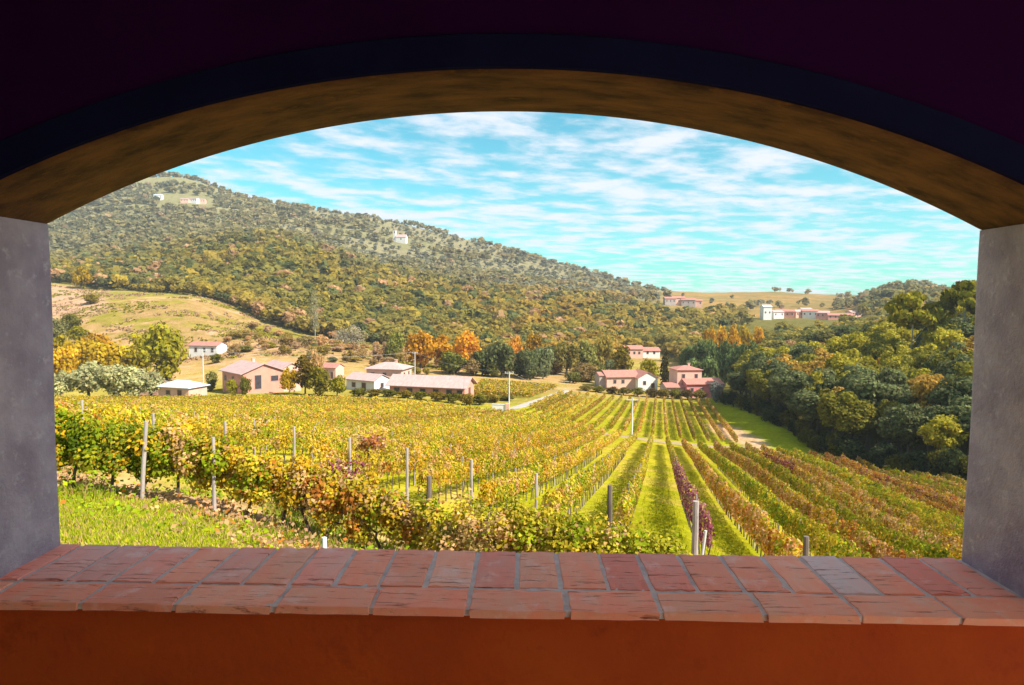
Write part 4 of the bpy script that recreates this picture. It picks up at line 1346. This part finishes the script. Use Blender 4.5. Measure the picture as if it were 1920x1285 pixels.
clear = [(735, 770, 1120, 1230), (290, 405, 1180, 1320), (1238, 1328, 655, 800), (1415, 1610, 560, 760), (1155, 1245, 372, 430)]
cand = []
for s in np.exp(np.arange(math.log(300), math.log(1750), 0.0135)):
    step = (6.4 if s < 700 else 7.4) * (1.0 + max(0, s - 700) / 1100)
    if s > 500 and rng.uniform() < np.clip((s - 500) / 1500, 0, 0.5):
        continue
    px = np.arange(30, 1900, step / s * F)
    px = px + rng.uniform(-0.42, 0.42, len(px)) * step / s * F
    ss = s * np.exp(rng.uniform(-0.006, 0.006, len(px)))
    keep = ss > WOOD_EDGE(px) + rng.uniform(0, 6, len(px))
    keep &= ~((px > 1120) & (ss > 640) & (rng.uniform(size=len(px)) > np.where((px > 1560) & (ss > 640) & (ss < 880), 1.0, np.clip(1.0 - (px - 1120) / 170, 0.045, 1))))
    keep &= ~((px > 1370) & (ss > 400) & (ss < 640) & (rng.uniform(size=len(px)) > np.where((px > 1400) & (px < 1625) & (ss > 430), 0.06, 0.25)))
    x = (px - CX) / F * ss + P(960, 700, 1)[0] * ss
    keep &= ~((px > 1230) & (px < 1560) & (ss > 820) & (rng.uniform(size=len(px)) > 0.4))
    grove = (ss > 760) & (px > 440 + 0.25 * (ss - 760)) & (fbm(x / 110, ss / 55, 57) > -0.10)
    keep &= ~(grove & (rng.uniform(size=len(px)) > 0.78))
    for (a, b, c0, c1) in clear:
        keep &= ~((px > a) & (px < b) & (ss > c0) & (ss < c1))
    cand.append(np.stack([px, ss, x, grove], -1)[keep])
cand = np.concatenate(cand)
ok = np.array([free(c[2], c[1], 2.0) if c[1] < 480 else True for c in cand])
cand = cand[ok]
# drop those wholly hidden behind nearer ground
zt = H(cand[:, 2], cand[:, 1]) + 11
vis = np.ones(len(cand), bool)
for fr_ in np.linspace(0.5, 0.985, 34):
    vis &= H(cand[:, 2] * fr_, cand[:, 1] * fr_) < zt * fr_ + 2
cand = cand[vis]
order = np.argsort(cand[:, 1])
cand = cand[order]
cn = len(cand)
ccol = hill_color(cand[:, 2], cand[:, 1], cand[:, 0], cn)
ccol = np.where(cand[:, 3:4] > 0, np.array([0.30, 0.28, 0.18]) * rng.uniform(0.75, 1.25, (cn, 1)), ccol)
cw = (6.0 + 8.5 * rng.uniform(0, 1, cn) ** 1.8) * (1 + np.clip(cand[:, 1] - 700, 0, 900) / 1800) * np.where(cand[:, 3] > 0, 0.7, 1.0)
ch = np.minimum(cw * rng.uniform(0.85, 1.15, cn), 11.5) * np.where(cand[:, 3] > 0, 0.8, 1.0)
NSOLO = 270
solo = 0
for i in range(cn):
    if solo >= NSOLO:
        break
    px, s, x, gr = cand[i]
    g = np.array([x, s, float(H(x, s))])
    c = ccol[i]
    warm = c[0] / max(c[1], 1e-4)
    kind = ('orange bronze', 'olive gold', 'dark green')[0 if warm > 1.55 else (1 if c[0] > 0.085 else 2)]
    lab = kind + ' tree along the lower edge of the wooded hill'
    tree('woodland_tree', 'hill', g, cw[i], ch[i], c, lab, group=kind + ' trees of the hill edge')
    solo += 1
print('hill candidates', cn, 'east', len(east))
V_, F_, C_ = [], [], []
off = 0
far_protos = []
for sd in range(7):
    rg = np.random.default_rng(500 + sd)
    sets = []
    for n, lf in ((140, 0.108), (50, 0.178), (20, 0.285)):
        lob = norm(rg.normal(size=(9, 3))) * np.array([0.29, 0.29, 0.30]) * rg.uniform(0.4, 1, (9, 1)) + (0, 0, 0.62)
        i = rg.integers(0, 9, n)
        d = norm(rg.normal(size=(n, 3)) + (0, 0, 0.35))
        c = lob[i] + d * 0.21 * rg.uniform(0.75, 1.05, (n, 1))
        v, f = leaf_quads(c, d + rg.normal(scale=0.4, size=(n, 3)), lf * rg.uniform(0.7, 1.3, n), W=0.85, droop=0.15, rg=rg)
        sets.append((v, np.repeat(rg.uniform(0.84, 1.16, (n, 1)), 4, 0)))
    far_protos.append(sets)
for i in range(NSOLO, cn):
    px, s, x, gr = cand[i]
    lod = 0 if s < 520 else (1 if s < 900 else 2)
    v, tone = far_protos[i % 7][lod]
    a = rng.uniform(0, 6.28); ca, sa = math.cos(a), math.sin(a)
    vv = np.stack([(v[:, 0] * ca - v[:, 1] * sa) * cw[i] * 1.12, (v[:, 0] * sa + v[:, 1] * ca) * cw[i] * 1.12, v[:, 2] * ch[i]], -1)
    vv += (x, s, float(H(x, s)) - 0.3)
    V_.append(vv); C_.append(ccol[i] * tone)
V_ = np.concatenate(V_); C_ = np.concatenate(C_)
print('woodland quads', len(V_) // 4)
tag(link('woodland', mesh_np('woodland', V_, np.arange(len(V_)).reshape(-1, 4), WOODLEAF, C_)), 'mixed autumn woodland covering the hills behind the valley', 'woodland', kind='stuff')

# dry tussocks on the bare knoll and the tan field
m = 11000
tpx, ts = rng.uniform(60, 900, m), rng.uniform(262, 470, m)
tx = (tpx - CX) / F * ts + P(960, 700, 1)[0] * ts
keep = (ts < WOOD_EDGE(tpx) + 4) & (fbm(tx / 22, ts / 12, 77) + 0.5 * fbm(tx / 6, ts / 5, 79) > 0.0)
tx, ts = tx[keep], ts[keep]
m = len(tx)
per = 5
cc = np.repeat(np.stack([tx, ts, H(tx, ts)], -1), per, 0) + rng.normal(size=(m * per, 3)) * (0.55, 0.55, 0.12) + (0, 0, 0.3)
tc_ = np.repeat(np.where((fbm(tx / 15, ts / 10, 85) > 0.05)[:, None], np.array([0.30, 0.25, 0.03]), np.array([0.48, 0.30, 0.16])) * rng.uniform(0.7, 1.2, (m, 1)), per, 0)
v, f = leaf_quads(cc, rng.normal(size=(m * per, 3)) + (0, -0.5, 0.9), rng.uniform(0.3, 0.7, m * per))
tag(link('dry_grass', mesh_np('dry_grass', v, f, LEAF, np.repeat(tc_, 4, 0))), 'dry straw coloured grass tussocks on the bare knoll', 'grass', kind='stuff')

# ------------------------------------------------------------------ houses
PINKW = mat_mottled('pink_render', (0.72, 0.33, 0.25), (0.64, 0.28, 0.20), 0.5)
SALMW = mat_mottled('salmon_render', (0.74, 0.46, 0.36), (0.66, 0.39, 0.30), 0.5)
ROSEW = mat_mottled('rose_render', (0.70, 0.25, 0.24), (0.62, 0.21, 0.20), 0.5)
WHITEW = mat_mottled('white_render', (0.78, 0.75, 0.70), (0.70, 0.66, 0.60), 0.5)
STONEW = mat_mottled('stone_render', (0.46, 0.38, 0.34), (0.38, 0.31, 0.27), 0.6)
TILEP = mat_mottled('pale_tiles', (0.56, 0.38, 0.35), (0.44, 0.30, 0.27), 0.7, stretch=(3, 1, 1))
TILER = mat_mottled('red_tiles', (0.50, 0.22, 0.17), (0.42, 0.17, 0.13), 0.7, stretch=(3, 1, 1), c3=(0.55, 0.33, 0.28))
TINR = mat_mottled('tin_roof', (0.62, 0.68, 0.74), (0.52, 0.57, 0.64), 0.8)
GLASS = mat_mottled('dark_pane', (0.05, 0.04, 0.05), (0.08, 0.07, 0.08), 1.0, rough=0.25, spec=0.5)
SHUT = mat_mottled('window_surround', (0.42, 0.28, 0.24), (0.36, 0.24, 0.20), 1.0)
DOORM = mat_mottled('door_wood', (0.16, 0.09, 0.06), (0.12, 0.07, 0.05), 1.0)


def block(root, x0, x1, y0, y1, h, wall, roofm, style='gable', rise=1.6, over=0.5, z0=0.0, axis='x', skirt=4.0):
    """walls and a tiled roof; gable ends are closed up to the ridge"""
    bm = bmesh.new()
    if style == 'gable':
        if axis == 'x':
            ym = (y0 + y1) / 2
            pr = [(y0, z0 - skirt), (y1, z0 - skirt), (y1, z0 + h), (ym, z0 + h + rise), (y0, z0 + h)]
            rows = [[bm.verts.new((x, a, b)) for a, b in pr] for x in (x0, x1)]
        else:
            xm = (x0 + x1) / 2
            pr = [(x1, z0 - skirt), (x0, z0 - skirt), (x0, z0 + h), (xm, z0 + h + rise), (x1, z0 + h)]
            rows = [[bm.verts.new((a, y, b)) for a, b in pr] for y in (y0, y1)]
        for k in range(5):
            bm.faces.new((rows[0][k], rows[0][(k + 1) % 5], rows[1][(k + 1) % 5], rows[1][k]))
        bm.faces.new(rows[0][::-1]); bm.faces.new(rows[1])
    else:
        add_box(bm, x0, x1, y0, y1, z0 - skirt, z0 + h)
    bmesh.ops.recalc_face_normals(bm, faces=bm.faces)
    bm_obj('wall', bm, wall, root)
    bm = bmesh.new()
    t = 0.16
    if style == 'gable':
        n = 1
        if axis == 'x':
            ym = (y0 + y1) / 2; sl = rise / (ym - y0)
            pr = [(y0 - over, z0 + h - sl * over), (ym, z0 + h + rise), (y1 + over, z0 + h - sl * over)]
            for x in (x0 - over * 0.7, x1 + over * 0.7):
                pass
            a = [[bm.verts.new((x, p, q + 0.03)) for p, q in pr] for x in (x0 - over * .7, x1 + over * .7)]
            b = [[bm.verts.new((x, p, q + 0.03 + t)) for p, q in pr] for x in (x0 - over * .7, x1 + over * .7)]
        else:
            xm = (x0 + x1) / 2; sl = rise / (xm - x0)
            pr = [(x0 - over, z0 + h - sl * over), (xm, z0 + h + rise), (x1 + over, z0 + h - sl * over)]
            a = [[bm.verts.new((p, y, q + 0.03)) for p, q in pr] for y in (y0 - over * .7, y1 + over * .7)]
            b = [[bm.verts.new((p, y, q + 0.03 + t)) for p, q in pr] for y in (y0 - over * .7, y1 + over * .7)]
        for s_ in (a, b):
            for k in range(2):
                bm.faces.new((s_[0][k], s_[0][k + 1], s_[1][k + 1], s_[1][k]))
        for e in (0, 1):
            for k in range(2):
                bm.faces.new((a[e][k], a[e][k + 1], b[e][k + 1], b[e][k]))
        for k in (0, 2):
            bm.faces.new((a[0][k], a[1][k], b[1][k], b[0][k]))
    else:                                                    # hipped
        X0, X1, Y0, Y1 = x0 - over, x1 + over, y0 - over, y1 + over
        e = min(X1 - X0, Y1 - Y0) / 2
        lo = [bm.verts.new((x, y, z0 + h)) for x, y in ((X0, Y0), (X1, Y0), (X1, Y1), (X0, Y1))]
        mid = [bm.verts.new((x, y, z0 + h + t)) for x, y in ((X0, Y0), (X1, Y0), (X1, Y1), (X0, Y1))]
        if X1 - X0 > Y1 - Y0:
            r0, r1 = bm.verts.new((X0 + e * .95, (Y0 + Y1) / 2, z0 + h + t + rise)), bm.verts.new((X1 - e * .95, (Y0 + Y1) / 2, z0 + h + t + rise))
            fs = [(mid[0], mid[1], r1, r0), (mid[1], mid[2], r1), (mid[2], mid[3], r0, r1), (mid[3], mid[0], r0)]
        else:
            r0, r1 = bm.verts.new(((X0 + X1) / 2, Y0 + e * .95, z0 + h + t + rise)), bm.verts.new(((X0 + X1) / 2, Y1 - e * .95, z0 + h + t + rise))
            fs = [(mid[0], mid[1], r0), (mid[1], mid[2], r1, r0), (mid[2], mid[3], r1), (mid[3], mid[0], r0, r1)]
        for f_ in fs:
            bm.faces.new(f_)
        bm.faces.new(lo[::-1])
        for k in range(4):
            bm.faces.new((lo[k], lo[(k + 1) % 4], mid[(k + 1) % 4], mid[k]))
    bmesh.ops.recalc_face_normals(bm, faces=bm.faces)
    return bm_obj('roof', bm, roofm, root)


def opening(root, face, u, z, w, h, at, kind='window', sur=None):
    """a framed opening standing 5 cm proud; face: 'f' (y = at, toward viewer), 'r' (x = at), 'l' (x = at)"""
    bm = bmesh.new()
    fr_ = 0.14
    for (a0, a1, c0, c1) in ((-w / 2 - fr_, -w / 2, -fr_, h + fr_), (w / 2, w / 2 + fr_, -fr_, h + fr_), (-w / 2, w / 2, h, h + fr_), (-w / 2 - 0.05, w / 2 + 0.05, -fr_ - 0.02, 0)):
        add_box(bm, a0, a1, -0.07, 0.05, c0, c1)
    o = bm_obj(kind, bm, sur or SHUT, root)
    o.location = {'f': (u, at, z), 'r': (at, u, z), 'l': (at, u, z)}[face]
    o.rotation_euler = (0, 0, {'f': 0, 'r': R(90), 'l': R(-90)}[face])
    bm = bmesh.new(); add_box(bm, -w / 2, w / 2, -0.02, 0.04, 0, h)
    bm_obj('pane' if kind == 'window' else 'leaf', bm, GLASS if kind == 'window' else DOORM, o)
    return o


def chimney(roof, x, y, z0, z1, mat=SALMW):
    bm = bmesh.new(); add_box(bm, x - .35, x + .35, y - .35, y + .35, z0, z1); add_box(bm, x - .48, x + .48, y - .48, y + .48, z1, z1 + .12)
    bm_obj('chimney', bm, mat, roof)


def house(name, px, s, yaw, label, cat='house', group=None):
    return tag(empty(name, G(px, s), R(yaw)), label, cat, group)


# big pink farmhouse
h = house('farmhouse', 474, 181, -44, 'large pink farmhouse with pale roof and tall gable window by the vineyard')
rf = block(h, -6.8, 6.8, -5.6, 5.6, 6.0, PINKW, TILEP, 'gable', 2.1, 0.9)
chimney(rf, -3.0, 1.5, 7.0, 8.9)
for x in (-4.6, 0.4):
    opening(h, 'f', x, 3.2, 1.2, 1.4, -5.6)
opening(h, 'r', -1.6, 1.6, 1.7, 3.6, 6.8)
opening(h, 'r', 3.0, 3.4, 2.0, 1.4, 6.8)
block(h, -5.5, 5.5, 5.8, 11.4, 6.4, SALMW, TILEP, 'gable', 1.3, 0.6)
opening(h, 'r', 8.6, 2.6, 1.1, 1.4, 5.5)
# long barn
h = house('long_barn', 812, 184, -13, 'long low pink barn with deep shaded eave and pinkish roof', 'barn')
rf = block(h, -11.2, 10.6, -4.2, 4.2, 3.3, PINKW, TILEP, 'gable', 2.0, 1.2)
for x in (-9, -5.2, -1.4, 2.4, 6.2, 9.2):
    opening(h, 'f', x, 0.9, 1.5, 1.3, -4.2)
opening(h, 'r', 0.0, 0.1, 1.8, 2.4, 10.6, 'door')
# farm complex left of the barn
h = house('farm_house', 730, 205, -10, 'farm house with hipped pale roof rising behind the low shed')
rf = block(h, -5.6, 5.6, -4.5, 4.5, 5.2, SALMW, TILEP, 'hip', 1.7, 0.7)
for x in (-3.6, 0.2, 3.8):
    opening(h, 'f', x, 2.7, 1.0, 1.4, -4.5)
for y in (-2, 2):
    opening(h, 'r', y, 2.7, 1.0, 1.4, 5.6)
chimney(rf, 2.0, 0.5, 6.2, 7.7)
h = house('farm_shed', 690, 192, -28, 'low farm shed with pale crossed roofs and white plinth', 'shed')
block(h, -5.2, 5.2, -3.4, 3.4, 3.2, WHITEW, TILEP, 'gable', 1.4, 0.6)
opening(h, 'f', -2.4, 1.0, 1.2, 1.2, -3.4); opening(h, 'f', 1.4, 0.1, 1.4, 2.2, -3.4, 'door'); opening(h, 'r', 0, 1.0, 1.2, 1.2, 5.2)
h = house('small_house', 624, 216, -15, 'tiny pale pink house between bronze tree and farm shed')
block(h, -2.6, 2.6, -2.6, 2.6, 3.6, SALMW, TILER, 'gable', 1.1, 0.4)
opening(h, 'f', -0.9, 1.4, 0.8, 1.0, -2.6); opening(h, 'f', 1.2, 0.1, 0.9, 2.0, -2.6, 'door')
# white house under the knoll
h = house('white_house', 391, 278, -8, 'white house with three dark windows and red roof under the knoll')
block(h, -6.4, 6.4, -3.6, 3.6, 4.0, WHITEW, TILER, 'gable', 1.3, 0.5)
for x in (-3.2, 0.6, 4.3):
    opening(h, 'f', x, 1.4, 1.0, 1.6, -3.6)
# tin sheds
h = house('tin_shed', 342, 170, -16, 'low shed with pale blue tin roof beside the silver olives', 'shed')
block(h, -4.8, 4.8, -3.2, 3.2, 2.6, SALMW, TINR, 'hip', 1.4, 0.6)
opening(h, 'f', -1.6, 0.8, 1.2, 1.0, -3.2); opening(h, 'f', 2.0, 0.1, 1.2, 1.9, -3.2, 'door')
h = house('tin_shed', 285, 178, -10, 'small shed with pinkish white roof half hidden by silver olives', 'shed')
block(h, -3.6, 3.6, -2.4, 2.4, 2.8, SALMW, TILEP, 'gable', 1.0, 0.5)
opening(h, 'f', 1.6, 0.8, 1.0, 1.0, -2.4)
# white gabled house in the valley
h = house('white_gabled_house', 1168, 244, 12, 'pinkish house with bright white gabled wing beyond the upper rows')
block(h, -7.5, 4.5, -4.0, 4.5, 4.6, SALMW, TILER, 'gable', 1.8, 0.6)
opening(h, 'f', -4.5, 2.2, 1.0, 1.2, -4.0); opening(h, 'f', -1.4, 2.2, 1.0, 1.2, -4.0)
block(h, 3.2, 10.6, -7.0, 3.0, 4.4, WHITEW, TILER, 'gable', 2.0, 0.6, axis='y')
opening(h, 'f', 5.6, 1.9, 1.0, 1.3, -7.0); opening(h, 'f', 8.8, 0.1, 1.2, 2.2, -7.0, 'door')
block(h, -9.8, -7.2, -2.5, 3.0, 4.9, STONEW, TILER, 'gable', 0.9, 0.4)
# pink tower house
h = house('tower_house', 1292, 232, 8, 'rose pink house with a square upper storey block beside the wood')
block(h, -2.6, 10.2, -5.0, 4.0, 4.7, ROSEW, TILER, 'gable', 1.4, 0.6)
for x in (-0.8, 2.6, 6.0):
    opening(h, 'f', x, 2.0, 1.0, 1.3, -5.0)
opening(h, 'f', 8.4, 0.1, 1.2, 2.2, -5.0, 'door')
rf = block(h, -4.6, 4.2, -1.0, 7.0, 9.0, SALMW, TILER, 'hip', 1.2, 0.5)
opening(h, 'f', -2.4, 6.3, 1.0, 1.3, -1.0); opening(h, 'f', 2.2, 6.3, 1.0, 1.3, -1.0); opening(h, 'r', 2.5, 6.3, 1.0, 1.3, 4.2)
block(h, -9.2, -2.8, -3.2, 3.2, 3.4, STONEW, TILER, 'gable', 1.1, 0.5)
opening(h, 'f', -6.0, 1.2, 1.0, 1.1, -3.2)
chimney(rf, 1.0, 3.0, 9.6, 11.0)
# house on the slope behind
h = house('slope_house', 1200, 398, 6, 'pale pink double house on the slope above the cypress')
block(h, -10.5, 0.5, -4, 4, 5.4, SALMW, TILER, 'gable', 1.8, 0.6)
block(h, 0.7, 11.0, -3, 5, 4.4, WHITEW, TILER, 'gable', 1.6, 0.6)
for x in (-8, -4.8, -1.8, 3.5, 7.5):
    opening(h, 'f', x, 2.4, 1.1, 1.4, -4.0 if x < 0.5 else -3.0)


def far_house(px, s, w, d, hh, wall, roof, yaw, label, group):
    h = house('village_house', px, s, yaw, label, 'house', group)
    block(h, -w / 2, w / 2, -d / 2, d / 2, hh, wall, roof, 'gable', 1.7, 0.6)
    for x in np.linspace(-w / 2 + 2, w / 2 - 2, max(2, int(w / 4))):
        opening(h, 'f', float(x), hh * 0.5, 1.1, 1.5, -d / 2)


for i, (px, s, w, hh) in enumerate([(1432, 640, 8, 12), (1452, 650, 11, 6), (1472, 660, 13, 6.5), (1493, 665, 12, 6), (1515, 660, 14, 7), (1538, 655, 12, 6), (1462, 690, 12, 6), (1505, 700, 13, 6), (1570, 640, 22, 4.5), (1596, 650, 12, 5)]):
    if i == 0:
        far_house(px, s, w, 8, hh, WHITEW, TINR, 5, 'tall pale building at the end of the far village', None)
    else:
        far_house(px, s, w, 8, hh, (SALMW, WHITEW, PINKW)[i % 3], (TILER, TILEP)[i % 2], rng.uniform(-25, 25), 'small pinkish house in the far village below the orange hill', 'far village houses')
for i, (px, s, w, hh) in enumerate([(1252, 740, 12, 7), (1268, 748, 14, 8), (1287, 744, 15, 7.5), (1303, 750, 11, 7)]):
    far_house(px, s, w, 8, hh, (STONEW, SALMW)[i % 2], TILER, rng.uniform(-20, 20), 'greyish house of the hamlet on the wooded mound', 'hamlet on the mound')
for i, (px, s, w, hh) in enumerate([(306, 1262, 15, 8), (355, 1238, 14, 7), (371, 1242, 18, 8), (386, 1248, 13, 7)]):
    far_house(px, s, w, 9, hh, (WHITEW, SALMW)[i % 2] if i else WHITEW, TILEP if i else TINR, rng.uniform(-20, 20), 'white house with bluish roof high on the mountain' if i == 0 else 'pale house in the cluster high on the mountain', None if i == 0 else 'mountain houses')
# church on the mountain
h = house('church', 748, 1180, -10, 'small white church with square bell tower on the mountainside', 'church')
block(h, -4, 15, -4.5, 4.5, 9, WHITEW, TILEP, 'gable', 4.5, 0.5)
block(h, -13, -4.2, -4, 4, 5, WHITEW, TILEP, 'gable', 2.0, 0.5)
block(h, -9, -4.6, -2.2, 2.2, 21, WHITEW, TILER, 'hip', 1.8, 0.3)
opening(h, 'f', -6.8, 16.0, 1.6, 3.0, -2.2)
opening(h, 'f', 6.0, 4.0, 1.6, 3.0, -4.5)


# ------------------------------------------------------------------ poles and small works
def pole(px, s, top_y, label, arm=True):
    g = G(px, s)
    hh = float(P(px, top_y, s)[2] - g[2])
    root = empty('utility_pole', g); tag(root, label, 'pole')
    bm = bmesh.new(); add_tube(bm, [(0, 0, -0.4), (0, 0, hh * 0.5), (0, 0, hh)], [0.17, 0.15, 0.12], 8)
    bm_obj('shaft', bm, CONC, root)
    if arm:
        bm = bmesh.new(); add_box(bm, -1.1, 1.1, -0.07, 0.07, hh - 0.45, hh - 0.30)
        a = bm_obj('crossarm', bm, CONC, root)
        for x in (-0.95, 0.0, 0.95):
            bm = bmesh.new(); add_tube(bm, [(x, 0, hh - 0.30), (x, 0, hh - 0.12), (x, 0, hh - 0.02)], [0.05, 0.08, 0.04], 6)
            bm_obj('insulator', bm, CONC, a)
    return g + np.array([0, 0, hh])


t1 = pole(955, 158, 697, 'grey power pole with crossarm beside the road bend')
t2 = pole(1187, 121, 746, 'slender pale pole with crossarm in the upper vine rows')
t3 = pole(381, 185, 655, 'slim pale pole left of the big pink farmhouse')
t4 = pole(778, 232, 660, 'pale pole in front of the large orange gold tree')


def wire(a, b, sag, label):
    bm = bmesh.new()
    pts = [tuple(np.array(a) * (1 - t) + np.array(b) * t - np.array([0, 0, sag * 4 * t * (1 - t)])) for t in np.linspace(0, 1, 14)]
    add_tube(bm, pts, [0.022] * 14, 4)
    tag(bm_obj('power_line', bm, CONC), label, 'power line')


wire(t1, t4, 1.5, 'thin power line between the road bend pole and the orange tree pole')
wire(t1, t2, 2.0, 'thin power line from the road bend pole to the upper rows pole')
wire(t4, t3, 2.0, 'thin power line above the farm roofs')
# white concrete culvert head by the road
g = G(940, 151.5)
root = empty('culvert', g, R(-6)); tag(root, 'low white concrete culvert wall at the road bend', 'culvert')
bm = bmesh.new(); add_box(bm, -2.0, 1.0, -0.25, 0.25, -0.5, 1.5, bevel=0.04); bm_obj('head_wall', bm, WHITEW, root)
bm = bmesh.new(); add_box(bm, 1.02, 1.95, -0.45, 0.45, -0.5, 1.75, bevel=0.05); bm_obj('pier', bm, SALMW, root)
bm = bmesh.new(); add_box(bm, -2.1, 1.0, -0.33, 0.33, 1.502, 1.60, bevel=0.02); bm_obj('coping', bm, CONC, root)

# ------------------------------------------------------------------ the air
hz, n_, l_, out_ = new_mat('haze')
pv = n_.new('ShaderNodeVolumePrincipled')
pv.inputs['Color'].default_value = (0.80, 0.84, 0.90, 1)
pv.inputs['Density'].default_value = 0.00013
l_.new(pv.outputs[0], out_.inputs['Volume'])
bm = bmesh.new(); add_box(bm, -9200, 9200, -40, 3100, -460, 330)
tag(bm_obj('haze', bm, hz), 'thin pale haze lying over the valley and the hills', 'haze', kind='stuff')
